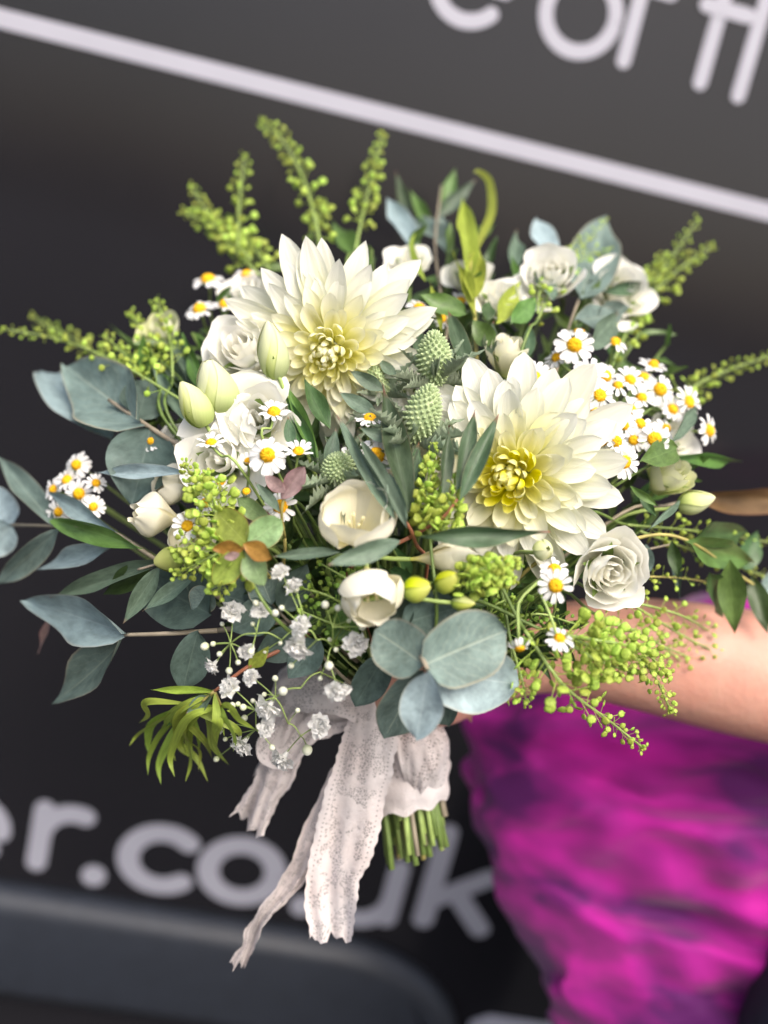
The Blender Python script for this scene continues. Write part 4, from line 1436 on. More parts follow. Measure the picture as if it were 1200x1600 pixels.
pod_sprig([[(980, 820, -.03), (1090, 830, -.03), (1220, 850, -.03)], [(1000, 830, -.03), (1110, 870, -.035), (1210, 905, -.035)]], 'blurred seed pod sprig behind the green leaves over the arm', n=[44, 40], size=1.0, start=.1)
pod_sprig([[(990, 900, -.02), (1080, 905, -.02), (1165, 925, -.02)]], 'blurred yellowish pod stem along the top of the arm', n=40, size=.7, start=.0, stem_mat='stem_yellow')
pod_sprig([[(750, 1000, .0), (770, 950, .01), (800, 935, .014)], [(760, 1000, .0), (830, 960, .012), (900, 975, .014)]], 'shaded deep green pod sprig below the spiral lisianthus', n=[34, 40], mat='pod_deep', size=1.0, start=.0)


# ------------------------------------------------------------------ leaf branches
def branch(name, label, stems, leaves, cat='eucalyptus', stem_mat='stem_grey', r=.0012, base=None, tobase=True):
    """stems: paths of (px, py, off); leaves: (bx, by, boff, tx, ty, toff, width px, material, kind, bend, roll)"""
    T = Thing(name, label, cat, B)
    for i, s in enumerate(stems):
        pts = [D(*p) for p in s]
        T.geo('stem', tube_geo(catmull(pts, 16), r, r * .7, sides=6), M[stem_mat])
        if i == 0 and tobase:
            T.geo('stem', tube_geo(stem_path(pts[0], (pts[1] - pts[0]).normalized(), through=True), r, r * 1.3, sides=6), M[stem_mat])
    for k, lf in enumerate(leaves):
        bx, by, bo, tx, ty, to, wd, mt, kd, bend, roll = lf
        b, t = D(bx, by, bo), D(tx, ty, to)
        d0 = dep((bx + tx) / 2, (by + ty) / 2) - (bo + to) / 2
        leaf_obj(T, 'leaf', b, t, wd * d0 / FPX, M[mt], kd, bend=bend * (1.0, 1.6, 1.25)[k % 3], roll=roll, var=k % 5, fold=.10 if kd in ('lance', 'ovate') else .04, wrap=.3)
    return T


branch('eucalyptus_branch', 'blue green round leaf eucalyptus rosette hanging over the lace', [[(640, 1000, .02), (660, 1030, .05), (668, 1046, .056)]], [
    (660, 1040, .052, 792, 985, .044, 118, 'euc', 'round', .25, .10),
    (664, 1040, .050, 585, 985, .040, 92, 'euc', 'round', .3, -.15),
    (669, 1048, .060, 650, 1157, .060, 72, 'euc_pale', 'oval', .35, .2),
    (668, 1050, .046, 812, 1070, .036, 108, 'euc_pale', 'round', .25, .05),
    (662, 1048, .040, 600, 1155, .034, 82, 'euc', 'oval', .25, -.2),
    (672, 1048, .040, 700, 1135, .034, 66, 'euc_dark', 'oval', .25, .0),
], r=.0014)
branch('eucalyptus_branch', 'dark round eucalyptus leaves behind the hanging rosette', [[(640, 1000, .01), (630, 985, .028)]], [
    (628, 975, .026, 715, 950, .020, 84, 'euc_dark', 'round', .25, .3),
    (605, 1020, .022, 555, 1105, .018, 62, 'euc_dark', 'oval', .25, -.3),
    (640, 985, .026, 600, 935, .014, 60, 'euc_dark', 'round', .25, -.3),
    (690, 930, .02, 770, 1000, .018, 50, 'deep', 'lance', .3, .2)])
branch('eucalyptus_branch', 'eucalyptus branch with broad ovate leaves beside the plump buds', [[(320, 715, -.012), (270, 690, .0), (215, 655, .008), (170, 625, .01)]], [
    (220, 660, .016, 102, 572, .024, 118, 'euc', 'ovate', .25, .1),
    (175, 690, -.016, 62, 578, -.020, 86, 'euc_pale', 'ovate', -.3, .55),
    (235, 668, .006, 205, 790, -.004, 118, 'euc_dark', 'ovate', .25, .1),
    (215, 655, .004, 235, 590, -.01, 74, 'euc_dark', 'ovate', .3, .3)], r=.0017)
branch('eucalyptus_branch', 'eucalyptus branch with two pale pointed leaves low against the van', [[(340, 985, .0), (260, 990, .012), (195, 992, .018)]], [
    (198, 990, .020, 38, 938, .020, 74, 'euc_pale', 'ovate', .25, -.1),
    (192, 998, .018, 80, 1100, .016, 66, 'euc', 'ovate', .35, .45),
    (330, 960, .008, 225, 905, .0, 100, 'euc_dark', 'round', .2, .15),
    (310, 985, .010, 285, 1080, .012, 62, 'euc_dark', 'oval', .3, -.3),
    (350, 930, .002, 440, 960, .0, 84, 'euc_dark', 'round', .2, .1),
    (318, 940, -.004, 330, 880, -.01, 70, 'euc_dark', 'round', .2, .2)], r=.0015)
branch('eucalyptus_branch', 'long slender eucalyptus branch reaching out past the far daisies', [[(245, 875, -.004), (170, 830, .004), (80, 822, .006), (15, 820, .006)]], [
    (88, 822, .008, -4, 712, .004, 40, 'euc', 'lance', .35, .5),
    (20, 820, .008, -30, 765, .004, 60, 'euc_pale', 'round', .2, .2),
    (20, 822, .008, -28, 860, .004, 60, 'euc_pale', 'round', .2, -.2),
    (92, 828, .008, -10, 918, .004, 42, 'euc', 'lance', .35, -.5),
    (182, 852, .008, 52, 890, .008, 34, 'euc_pale', 'lance', .35, .3),
    (80, 812, .012, 225, 858, .014, 36, 'green', 'lance', .25, .2),
    (78, 770, .010, 182, 832, .014, 30, 'euc_pale', 'lance', .3, .1),
    (290, 738, .012, 148, 738, .010, 26, 'euc_pale', 'lance', .2, .25)], r=.0013)
branch('eucalyptus_branch', 'green willow eucalyptus leaves above the pale pointed pair', [[(330, 890, .0), (262, 880, .012), (215, 890, .014)]], [
    (255, 876, .014, 80, 934, .018, 34, 'willow_grey', 'lance', .3, .3),
    (250, 885, .016, 192, 975, .018, 32, 'willow_grey', 'lance', .3, -.2),
    (310, 895, .014, 222, 955, .020, 28, 'willow_grey', 'lance', .3, .3),
    (240, 880, .006, 160, 930, .004, 40, 'deep', 'lance', .3, .0),
    (80, 960, .0, 58, 1022, -.01, 12, 'mauve', 'lance', .4, .3)], r=.001)

branch('eucalyptus_branch', 'shaded grey green eucalyptus leaves behind the gypsophila', [[(480, 1000, -.01), (430, 950, .002), (400, 915, .006)]], [
    (430, 950, .006, 360, 985, .010, 62, 'euc_dark', 'ovate', .3, .2), (425, 945, .006, 395, 880, .010, 58, 'euc', 'ovate', .3, -.2), (440, 955, .006, 480, 880, .008, 56, 'euc_dark', 'ovate', .3, .3),
    (470, 985, .004, 520, 930, .006, 60, 'deep', 'ovate', .3, .2), (470, 990, .004, 400, 1030, .008, 60, 'euc_dark', 'ovate', .3, -.2), (500, 1000, .004, 450, 1060, .006, 58, 'euc_dark', 'ovate', .3, .2),
    (330, 920, .004, 300, 960, .006, 50, 'euc', 'ovate', .3, .2), (520, 1000, .006, 560, 940, .008, 54, 'green', 'ovate', .3, .2)], r=.001)
branch('eucalyptus_branch', 'young eucalyptus tip with lime round leaves and an orange one', [[(420, 900, .01), (395, 872, .034), (386, 850, .040)]], [
    (386, 850, .042, 338, 800, .044, 58, 'young', 'round', .25, -.2),
    (388, 850, .040, 440, 812, .038, 50, 'young_grey', 'round', .25, .2),
    (380, 850, .048, 424, 872, .050, 32, 'orange', 'oval', .7, .1),
    (384, 858, .044, 412, 915, .042, 44, 'young_grey', 'oval', .25, .1),
    (380, 858, .046, 334, 915, .042, 46, 'young', 'oval', .3, -.3),
    (382, 856, .050, 332, 858, .050, 26, 'orange', 'oval', .7, -.4),
    (375, 866, .050, 350, 872, .052, 14, 'mauve', 'oval', .5, .0),
    (385, 845, .030, 345, 860, .026, 46, 'euc_dark', 'round', .2, .0)], stem_mat='stem_yellow', r=.001)
branch('eucalyptus_branch', 'young eucalyptus shoot with mauve tinged leaves by the small daisies', [[(445, 840, .01), (440, 800, .028), (448, 760, .034)]], [
    (440, 780, .034, 476, 728, .036, 34, 'mauve', 'oval', .3, .4),
    (446, 770, .038, 414, 744, .040, 22, 'mauve', 'oval', .5, .0),
    (438, 800, .034, 398, 752, .036, 18, 'willow_grey', 'lance', .3, .2),
    (420, 815, .026, 370, 778, .028, 32, 'young_grey', 'oval', .3, -.2),
    (430, 830, .020, 370, 800, .018, 44, 'mauve', 'round', .3, .3)], stem_mat='stem_yellow', r=.0009)
branch('eucalyptus_branch', 'narrow dark eucalyptus leaves with red tips fanned over the large dahlia', [[(640, 840, .02), (690, 810, .036), (715, 780, .044)]], [
    (715, 765, .044, 742, 640, .052, 30, 'willow', 'lance', .2, .2),
    (718, 782, .046, 780, 645, .054, 30, 'willow', 'lance', .25, -.15),
    (690, 790, .042, 702, 664, .046, 24, 'willow', 'lance', .2, .45),
    (655, 838, .046, 860, 832, .052, 34, 'willow', 'lance', .25, .35),
    (625, 846, .050, 512, 884, .056, 36, 'willow_grey', 'lance', .45, -.2),
    (530, 862, .036, 424, 870, .036, 20, 'willow_grey', 'lance', .2, .3)], stem_mat='stem_red', r=.001)
branch('eucalyptus_branch', 'narrow grey green eucalyptus leaves crossing above the wide open freesia', [[(650, 850, .01), (640, 825, .034), (622, 800, .040)]], [
    (636, 822, .044, 558, 678, .040, 26, 'willow_grey', 'lance', .3, .3),
    (618, 812, .046, 525, 648, .040, 24, 'willow_grey', 'lance', .3, -.3),
    (640, 800, .040, 598, 600, .034, 44, 'willow', 'lance', .25, .2),
    (634, 815, .042, 606, 735, .040, 26, 'willow_grey', 'lance', .25, -.4),
    (640, 790, .032, 655, 690, .028, 34, 'willow', 'lance', .25, .2),
    (620, 690, .030, 560, 668, .034, 22, 'willow_grey', 'lance', .9, .1),
    (545, 795, .006, 528, 738, .016, 22, 'willow_grey', 'lance', .3, .2)], stem_mat='stem_red', r=.001)
branch('eucalyptus_branch', 'narrow leaves rising in the dark gap below the spiky dahlia', [[(560, 780, .0), (535, 740, .014), (520, 720, .018)]], [
    (510, 745, .020, 525, 668, .026, 26, 'willow_grey', 'lance', .2, .3),
    (500, 730, .016, 440, 585, .024, 22, 'green', 'lance', .2, .3),
    (495, 720, .016, 448, 620, .022, 26, 'deep', 'lance', .2, -.2),
    (515, 670, .014, 475, 590, .020, 30, 'deep', 'lance', .2, .2),
    (455, 700, .028, 450, 650, .030, 20, 'willow', 'lance', .2, .2),
    (590, 650, .014, 528, 612, .020, 26, 'willow_grey', 'lance', .3, .2),
    (600, 610, .010, 545, 578, .020, 24, 'willow_grey', 'lance', .3, -.2),
    (620, 590, .012, 590, 560, .016, 18, 'willow_grey', 'lance', .3, .2)], stem_mat='stem', r=.001)
branch('eucalyptus_branch', 'eucalyptus twig with a leaf standing beside the upper thistle', [[(720, 620, .0), (715, 560, .012), (700, 500, .014)]], [
    (735, 600, .014, 700, 485, .022, 32, 'willow', 'lance', -.35, .2),
    (760, 560, .006, 772, 500, .010, 24, 'willow', 'lance', .2, .2),
    (826, 560, .012, 828, 505, .014, 20, 'willow', 'lance', .2, .0),
    (650, 560, .010, 655, 500, .016, 18, 'willow', 'lance', .2, .3)], stem_mat='stem', r=.001)
branch('leafy_branch', 'bright green upright leaves rising between the two dahlias', [[(745, 560, -.005), (740, 470, .006), (735, 400, .006)]], [
    (735, 440, .008, 722, 308, .004, 34, 'bright', 'lance', .3, .2),
    (738, 470, .010, 748, 384, .012, 36, 'bright', 'lance', .3, -.2),
    (730, 490, .010, 655, 460, .018, 36, 'green', 'ovate', .5, .2),
    (742, 500, .010, 708, 390, .006, 20, 'bright', 'lance', .2, .4),
    (775, 505, .008, 815, 438, .010, 32, 'bright', 'lance', .3, .3),
    (800, 505, .008, 838, 465, .010, 34, 'green', 'ovate', .3, .2),
    (770, 540, .008, 738, 500, .014, 36, 'green', 'ovate', .5, -.3),
    (690, 520, .004, 672, 440, .004, 14, 'bright', 'lance', .3, .2),
    (760, 500, .006, 765, 470, .01, 24, 'deep', 'lance', .2, .2)], cat='leaves', stem_mat='stem_yellow', r=.0013)


def curl_leaf(T, pts, wpx, mat, name='leaf', twist=0.6):
    path = catmull([D(*p) for p in pts], 24)
    wd = wpx * PXM
    n = len(path)

    def fn(u, v):
        i = int(round(v * (n - 1)))
        t = (path[min(i + 1, n - 1)] - path[max(i - 1, 0)]).normalized()
        s = t.cross(-FW).normalized()
        nn = s.cross(t)
        a = twist * math.sin(v * 3.0)
        s2 = s * math.cos(a) + nn * math.sin(a)
        return path[i] + s2 * ((u * 2 - 1) * wd * .5 * prof('lance', v))
    g = grid(4, n - 1, fn)
    T.geo(name, g, M[mat])


T = Thing('leafy_branch', 'yellow green shoot with one leaf curled round at the top', 'leaves', B)
T.geo('stem', tube_geo(stem_path(D(735, 420, -.005), UP, through=False), .0009, .0012, sides=5), M['stem'])
curl_leaf(T, [(738, 405, -.008), (752, 370, -.008), (768, 330, -.008), (765, 285, -.008), (748, 268, -.008), (740, 270, -.006)], 20, 'bright')
curl_leaf(T, [(665, 440, -.006), (650, 410, -.004), (643, 380, -.004), (650, 362, -.004)], 14, 'bright')
branch('eucalyptus_branch', 'blurred eucalyptus tip rising behind the spiky dahlia', [[(690, 470, -.03), (680, 380, -.035), (690, 290, -.035)]], [
    (650, 390, -.03, 604, 308, -.03, 38, 'euc_pale', 'lance', .3, .2),
    (640, 350, -.035, 618, 265, -.035, 18, 'willow', 'lance', .3, .2),
    (690, 330, -.035, 712, 262, -.035, 22, 'green', 'lance', .3, .2),
    (680, 340, -.035, 745, 280, -.035, 24, 'willow_grey', 'lance', .3, .3),
    (675, 360, -.035, 640, 295, -.035, 20, 'green', 'lance', .3, .0),
    (690, 370, -.03, 640, 340, -.03, 44, 'euc', 'ovate', .3, .3),
    (700, 400, -.03, 690, 335, -.035, 30, 'euc', 'lance', .3, -.3),
    (720, 380, -.035, 775, 350, -.035, 22, 'green', 'lance', .3, .3),
    (560, 410, -.03, 520, 345, -.03, 34, 'green', 'ovate', .3, .3),
    (800, 430, -.02, 808, 358, -.02, 24, 'willow_grey', 'lance', .3, .2)], r=.001)
branch('eucalyptus_branch', 'grey green eucalyptus with broad leaves around the upper white lisianthus', [[(880, 540, -.01), (900, 480, -.006), (925, 420, -.006)]], [
    (866, 410, -.012, 838, 342, -.012, 42, 'euc_pale', 'oval', .3, .2),
    (905, 470, -.006, 948, 335, -.016, 82, 'euc', 'ovate', .3, -.2),
    (915, 440, .002, 972, 445, .006, 4, 'willow', 'lance', .1, 0),
    (942, 455, .014, 1018, 443, .010, 22, 'willow', 'lance', .3, .5),
    (930, 495, .004, 985, 480, .004, 38, 'euc', 'ovate', .3, .3),
    (900, 500, .012, 965, 490, .006, 46, 'euc', 'oval', .3, -.2),
    (920, 545, .018, 968, 488, .012, 36, 'willow_grey', 'ovate', .3, .2),
    (866, 470, .016, 842, 418, .012, 32, 'willow_grey', 'oval', .3, .2),
    (265, 490, -.06, 255, 430, -.06, 20, 'euc_pale', 'lance', .3, .2)][:8], r=.001)
branch('ruscus_branch', 'green glossy leaves below the outer daisies', [[(960, 760, .0), (1010, 730, .016), (1060, 712, .018)]], [
    (1058, 700, .022, 1000, 722, .028, 46, 'green', 'ovate', .3, .2),
    (1050, 712, .018, 1162, 722, .010, 22, 'green', 'lance', .3, .4),
    (1050, 690, .022, 1092, 630, .014, 24, 'willow_grey', 'lance', .3, .3),
    (1000, 770, .02, 1025, 808, .02, 16, 'deep', 'lance', .3, .2),
    (1010, 830, .01, 1080, 765, .006, 10, 'willow_grey', 'lance', .2, .2),
    (985, 760, .028, 1030, 792, .026, 14, 'green', 'lance', .3, .3)], cat='leaves', stem_mat='stem', r=.0009)
branch('ruscus_branch', 'trailing green leafy stem hanging over the bare arm', [[(960, 850, -.006), (1030, 835, .002), (1085, 850, .004), (1150, 895, .0), (1210, 935, .0)]], [
    (1075, 848, .008, 1175, 878, .008, 52, 'green', 'ovate', .3, .2),
    (1085, 840, .004, 1170, 832, .0, 44, 'deep', 'ovate', .3, -.2),
    (1140, 875, .010, 1148, 990, .014, 44, 'green', 'lance', .3, .2),
    (1110, 895, -.002, 1130, 965, .0, 40, 'deep', 'ovate', .3, -.3),
    (1175, 900, .006, 1200, 990, .006, 34, 'deep', 'lance', .3, .2),
    (1190, 920, .004, 1240, 890, .004, 46, 'euc', 'ovate', .3, .2),
    (1160, 890, .0, 1185, 830, -.006, 40, 'deep', 'ovate', .3, .2),
    (1050, 845, -.006, 1060, 905, -.006, 22, 'deep', 'lance', .3, .4)], cat='leaves', stem_mat='stem_yellow', r=.0011)
branch('leafy_branch', 'blurred narrow green leaves arching behind the plump bud', [[(330, 650, -.02), (280, 590, -.02), (230, 545, -.02)]], [
    (310, 640, -.018, 215, 500, -.02, 24, 'willow_grey', 'lance', .4, .2), (300, 640, -.018, 180, 540, -.02, 24, 'green', 'lance', .4, -.2), (315, 630, -.016, 255, 490, -.02, 22, 'willow_grey', 'lance', .4, .3),
    (290, 640, -.016, 200, 590, -.016, 22, 'green', 'lance', .4, .1), (300, 610, -.016, 170, 505, -.03, 20, 'green', 'lance', .4, .2), (320, 620, -.016, 285, 520, -.02, 22, 'green', 'lance', .4, -.2), (290, 660, -.01, 235, 560, -.012, 20, 'willow_grey', 'lance', .4, .0)], cat='leaves', stem_mat='stem', r=.001)
branch('leafy_branch', 'bronze brown leaf jutting out behind the green bud', [[(1040, 790, -.03), (1080, 780, -.03)]], [
    (1080, 778, -.03, 1260, 782, -.04, 44, 'brown', 'lance', .2, .3)], cat='leaves', r=.0009)
branch('eucalyptus_branch', 'drooping eucalyptus twig with dark leaves above the arm', [[(960, 860, -.02), (1000, 860, -.02), (1050, 850, -.02)]], [
    (1010, 850, -.02, 1000, 905, -.02, 34, 'euc_dark', 'oval', .3, .2),
    (1055, 850, -.02, 1062, 935, -.02, 16, 'euc_dark', 'lance', .3, .4),
    (985, 845, -.02, 975, 880, -.02, 30, 'euc_dark', 'oval', .3, .2)], r=.0008)
T = branch('leucadendron_sprig', 'yellow green sprig with drooping narrow leaves low beside the gypsophila', [[(450, 1010, .0), (390, 1040, .014), (335, 1080, .022)]], [
    (335, 1080, .022, 236, 1078, .026, 14, 'bright', 'lance', .3, .4),
    (330, 1085, .026, 258, 1135, .030, 32, 'green', 'lance', .5, .2),
    (330, 1088, .024, 290, 1115, .034, 26, 'willow_grey', 'lance', .5, .2),
    (390, 1045, .014, 420, 1010, .018, 24, 'bright', 'lance', .3, .2),
    (335, 1085, .022, 350, 1150, .026, 18, 'bright', 'lance', .4, .1)], cat='leaves', stem_mat='stem_red', r=.0012)
rl = random.Random(8)
for q in ((316, 1096, .026), (346, 1104, .020), (302, 1100, .022)):
    T.geo('stem', tube_geo(catmull([D(335, 1080, .022), D(*q)], 5), .0009, .0007, sides=5), M['stem_yellow'])
tips = [(204, 1166), (226, 1212), (248, 1226), (318, 1222), (262, 1190), (345, 1196), (366, 1175), (305, 1205), (240, 1160), (328, 1185), (392, 1140), (215, 1130), (285, 1180), (225, 1185), (270, 1215), (290, 1222), (340, 1165), (312, 1175), (250, 1140), (378, 1158), (275, 1165), (300, 1190)]
for i, (tx, ty) in enumerate(tips):
    o = .022 + rl.uniform(-.010, .012)
    mx, my = 335 + (tx - 335) * .5 + rl.uniform(-22, 10), 1082 + (ty - 1082) * rl.uniform(.3, .55)
    qx, qy = 335 + (tx - 335) * .88 + rl.uniform(-14, 6), 1082 + (ty - 1082) * .74
    b_ = [(335, 1082, .022), (316, 1096, .026), (346, 1104, .020), (302, 1100, .022)][i % 4]
    curl_leaf(T, [b_, ((mx + b_[0] - 335), my, o + .005), (qx, qy, o), (tx + rl.uniform(-4, 14), ty, o - .006)], rl.uniform(11, 18), ('bright', 'lime', 'bright', 'bright')[i % 4], twist=rl.uniform(-1.1, 1.1))


# ------------------------------------------------------------------ gypsophila
def blossom_geo(seed):
    rnd = random.Random(seed)
    geos = []
    for i in range(34):
        t = i / 34
        g = sheet(.0040 * (1 - .3 * t) * rnd.uniform(.85, 1.1), .0029, 'round', .7, ((0, .3), (1, rnd.uniform(-.7, .5))), nu=4, nv=4, notch=.25, ruffle=.2, seed=seed * 31 + i)
        geos.append(xform_geo(g, RZ(i * GA) @ TR(0, .0004, .0006 * t) @ RX(.05 + 1.35 * t + rnd.uniform(-.25, .25)) @ RY(rnd.uniform(-.5, .5))))
    cone = tube_geo([Vector((0, 0, -.0022)), Vector((0, 0, -.0006)), Vector((0, 0, .0008))], .0004, .0011, sides=6)
    return join_geo(geos + [cone])


BLO = []
for k in range(4):
    me = mesh_from('blossom', *blossom_geo(k))
    me.materials.append(M['gyp'])
    BLO.append(me)
GB = mesh_from('bud', *grid(10, 8, lambda u, v: ((.0016 + .00012 * math.sin(u * 31)) * math.sin(v * 3.1416) * math.cos(u * 6.2832), (.0016 + .00012 * math.sin(u * 31)) * math.sin(v * 3.1416) * math.sin(u * 6.2832), -.0017 * math.cos(v * 3.1416))))
GB.materials.append(M['gyp_bud'])
rg = random.Random(21)


def gypsophila(root, nodes, blossoms, buds, label):
    """root, nodes: (px, py, off); each flower hangs on the nearest node"""
    T = Thing('gypsophila_sprig', label, 'gypsophila', B)
    rp_ = D(*root)
    T.geo('stem', tube_geo(stem_path(rp_, (rp_ - B).normalized(), through=False), .0005, .0008, sides=5), M['stem_pale'])
    nd = [root] + nodes
    for i, q in enumerate(nodes):
        prev = min(nd[:i + 1], key=lambda a: (a[0] - q[0]) ** 2 + (a[1] - q[1]) ** 2)
        T.geo('stem', tube_geo(catmull([D(*prev), (D(*prev) + D(*q)) / 2 + cdir(0, 1, .3) * .002, D(*q)], 6), .00045, .00038, sides=4), M['stem_pale'])
    for kind, items in (('blossom', blossoms), ('bud', buds)):
        for it in items:
            px, py, s = it[:3]
            near = min(nd, key=lambda a: (a[0] - px) ** 2 + (a[1] - py) ** 2)
            off = near[2] + rg.uniform(-.006, .008)
            p = D(px, py, off)
            n0 = D(*near)
            ax = ((p - n0).normalized() * .7 - FW * .8).normalized()
            T.geo('stem', tube_geo(catmull([n0, n0.lerp(p, .6) - ax * .003, p - ax * .0018 * s], 6), .00034, .00028, sides=4, cap=False), M['stem_pale'])
            if kind == 'blossom':
                T.add('blossom', BLO[rg.randint(0, 3)], None, m=frame(p, ax, rg.uniform(0, 6), s * 1.45), kind='stuff')
            else:
                T.add('bud', GB, None, m=frame(p, ax, rg.uniform(0, 6), s * rg.uniform(.85, 1.1)))
    return T


gypsophila((470, 985, .010), [(440, 1000, .020), (400, 990, .026), (360, 1005, .024), (410, 960, .022)],
           [(363, 959, 1.25), (408, 956, 1.0), (383, 1016, .9), (335, 1037, .9)],
           [(400, 942, 1.2), (430, 958, 1.2), (320, 1010, 1.3), (333, 1006, .8), (343, 1022, .9), (392, 1018, 1.1), (415, 1017, 1.1), (347, 975, .8), (395, 975, .8), (438, 1005, .8), (358, 1048, 1.1), (372, 1035, .8)],
           'gypsophila sprig with tiny white blossoms level with the dark round leaves')
gypsophila((520, 1010, .016), [(495, 1000, .028), (480, 985, .030), (520, 980, .026), (512, 1030, .028)],
           [(468, 1007, 1.35), (474, 980, 1.05), (553, 1006, 1.25), (527, 1074, 1.25), (440, 896, .9), (460, 918, .9)],
           [(455, 1040, 1.0), (514, 1040, 1.3), (462, 920, 1.2), (508, 945, 1.2), (528, 950, 1.2), (525, 1015, .9), (500, 1060, .8), (566, 980, 1.0), (545, 970, .9), (515, 1000, .8), (440, 950, .9)],
           'gypsophila sprig with crisp white blossoms between freesia and round leaves')
gypsophila((500, 1050, .010), [(470, 1075, .018), (430, 1090, .022), (400, 1110, .022), (450, 1130, .020), (470, 1150, .018), (400, 1140, .022)],
           [(421, 1103, 1.35), (362, 1075, 1.1), (381, 1160, 1.25), (497, 1134, 1.15), (444, 1182, 1.35), (415, 1137, .9), (350, 1130, 1.0), (395, 1060, .9)],
           [(363, 1102, 1.1), (380, 1105, 1.2), (372, 1100, .8), (382, 1122, 1.0), (480, 1172, 1.7), (338, 1186, 1.1), (442, 1080, 1.4), (413, 1085, .9), (395, 1095, .9), (425, 1168, 1.2), (465, 1110, .9), (352, 1155, .9), (430, 1060, 1.0)],
           'lowest gypsophila sprig with white blossoms spilling in front of the lace bow')

# ------------------------------------------------------------------ lace ribbon
lace = Thing('lace_ribbon', 'ivory lace ribbon tied in a bow round the bouquet stems with hanging tails', 'ribbon', B)


def ribbon(name, pts, widths, ripple=.003, across=None, seed=0, scallop=.022, nseg=150, nu=14, kind=None, scale_v=None):
    """pts: (px, py, depth); widths in px; the ribbon runs along the path"""
    path = catmull([W(*p) for p in pts], nseg)
    ws = catmull([Vector((w, 0, 0)) for w in widths], nseg)
    ln = sum((path[i + 1] - path[i]).length for i in range(nseg))
    rnd = random.Random(seed)
    p1 = rnd.uniform(0, 6)

    def fn(u, v):
        i = int(round(v * nseg))
        t = (path[min(i + 1, nseg)] - path[max(i - 1, 0)]).normalized()
        s = (across if across is not None else t.cross(-FW))
        s = (s - t * s.dot(t)).normalized()
        nrm = t.cross(s)
        wd = ws[i].x * .52 / FPX
        k = (u * 2 - 1)
        sc = 1 + scallop * math.sin(v * ln / .0032 * 3.14) * (1 if abs(k) > .95 else 0)
        d = ripple * (math.sin(k * 3.1 + p1 + v * 5) + .6 * math.sin(k * 9 + v * 11 + p1)) * (0.4 + .6 * v)
        q = mnoise.noise(Vector((k * 2 + seed, v * ln * 40, p1))) * ripple * .8
        jag = mnoise.noise(Vector((k * 5.0 + seed * 3, 1.7, p1))) * .007 * max(0.0, v - .8) / .2
        wob = mnoise.noise(Vector((v * ln * 70, seed, 3.0 if k > 0 else 8.0))) * .0022 * abs(k)
        return path[i] + s * (k * wd * .5 * sc + wob) + nrm * (d + q) + t * jag
    g = grid(nu, nseg, fn)
    wm = sum(w.x for w in ws) / len(ws) * .63 / FPX
    g = (g[0], g[1], [(u, v * ln / wm) for u, v in g[2]])
    return lace.geo(name, g, M['lace'])


def wrap_geo(r, y0, y1, seed, bulge=.004):
    rnd = random.Random(seed)

    def fn(u, v):
        a = u * 6.2832
        c = B + HDIR * (y0 + (y1 - y0) * v)
        rr = r + bulge * math.sin(v * 3.1416) + .0016 * mnoise.noise(Vector((math.cos(a) * 3, math.sin(a) * 3, v * 5 + seed))) + .0009 * math.sin(v * 26 + 2 * a)
        w = .004 * math.sin(a + seed) + .0015 * math.sin(a * 9)
        return c + (H1 * math.cos(a) + H2 * math.sin(a)) * rr + HDIR * w * (2 * v - 1)
    g = grid(60, 24, fn)
    return g[0], g[1], [(u * 3.0, v * 1.2) for u, v in g[2]]


lace.geo('wrap_lining', wrap_geo(.0208, -.004, .050, 1), M['lace_cloth'])
lace.geo('wrap', wrap_geo(.0232, -.006, .054, 2), M['lace'])


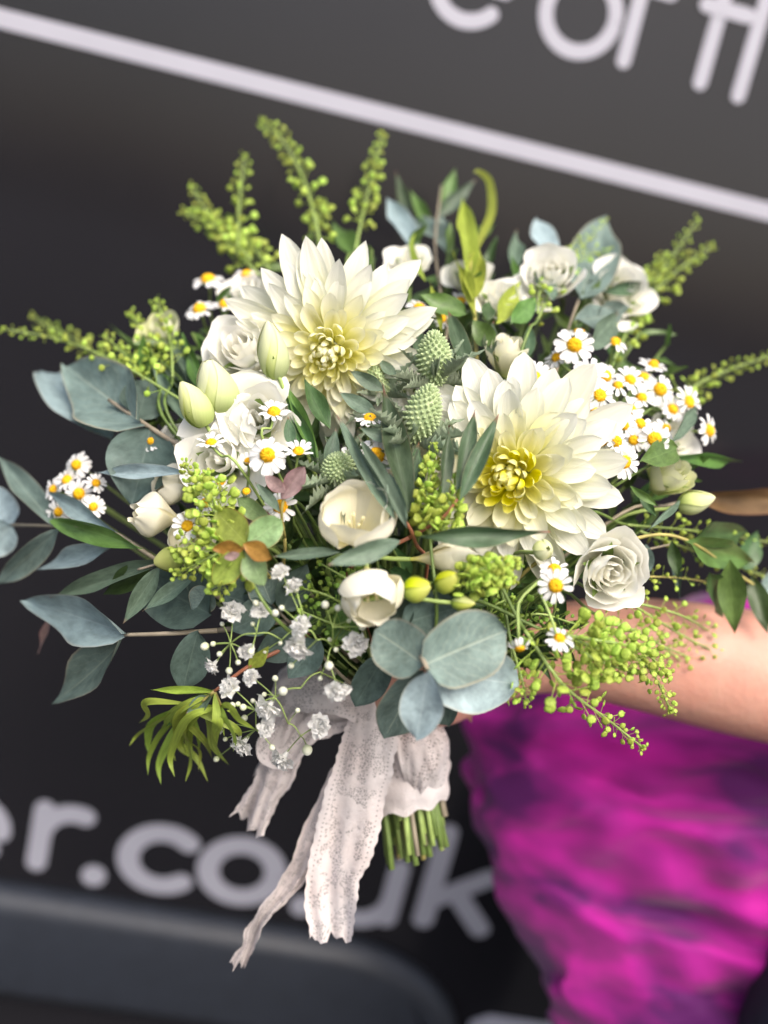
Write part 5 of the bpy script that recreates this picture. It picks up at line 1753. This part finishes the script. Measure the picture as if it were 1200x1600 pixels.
def puff(u, v):
    a = u * 6.2832
    sv = max(0.0, math.sin(v * math.pi))
    px = 648 + 56 * math.cos(a) * sv ** .55
    py = 1104 + 140 * v + 10 * math.cos(a)
    q = mnoise.noise(Vector((math.cos(a) * 2.2, math.sin(a) * 2.2, v * 2.4)))
    q2 = mnoise.noise(Vector((math.cos(a) * 6, math.sin(a) * 6, v * 4)))
    return W(px + 9 * q * abs(math.cos(a)), py + 7 * q2, .624 - (.026 + .006 * q + .003 * q2 + .0012 * math.sin(a * 14 + v * 5)) * math.sin(a) * sv ** .5)


pgm = grid(72, 36, puff)
lace.geo('bow_loop', (pgm[0], pgm[1], [(u * 2.4, v * 1.1) for u, v in pgm[2]]), M['lace'])
lace.geo('bow_loop_lining', ([p - (p - W(648, 1175, .624)) * .06 for p in pgm[0]], pgm[1], pgm[2]), M['lace_cloth'])
ribbon('bow_loop', [(575, 1110, .602), (520, 1080, .596), (455, 1075, .604), (428, 1120, .610), (440, 1165, .606), (490, 1120, .606), (560, 1105, .606)], [70, 90, 100, 100, 95, 85, 70], ripple=.003, across=(HDIR * .75 - FW * .5), seed=4)
ribbon('bow_tail', [(590, 1095, .598), (580, 1150, .592), (562, 1220, .592), (542, 1300, .594), (520, 1380, .596), (516, 1468, .598)], [86, 98, 104, 112, 96, 80], ripple=.0034, seed=5, nseg=220)
ribbon('bow_tail', [(545, 1215, .602), (490, 1320, .600), (450, 1385, .604), (408, 1432, .600), (390, 1470, .604), (370, 1508, .602)], [70, 56, 34, 26, 24, 30], ripple=.0035, seed=6)
ribbon('bow_tail', [(470, 1110, .608), (448, 1160, .606), (430, 1210, .606), (408, 1250, .608), (388, 1285, .610)], [60, 72, 66, 62, 70], ripple=.005, seed=7)
ribbon('bow_tail', [(445, 1150, .612), (428, 1185, .614), (408, 1215, .618)], [40, 42, 30], ripple=.004, seed=8)
kn = grid(24, 16, lambda u, v: B + cdir(-.3, 0, 1) * .026 + HDIR * .006 + (RT * math.cos(u * 6.2832) * math.sin(v * 3.1416) * .016 + UP * math.cos(v * 3.1416) * .013 - FW * math.sin(u * 6.2832) * math.sin(v * 3.1416) * .008) * (1 + .12 * math.sin(u * 40) * math.sin(v * 3.14)))
lace.geo('knot', (kn[0], kn[1], [(u * 2, v) for u, v in kn[2]]), M['lace_cloth'])
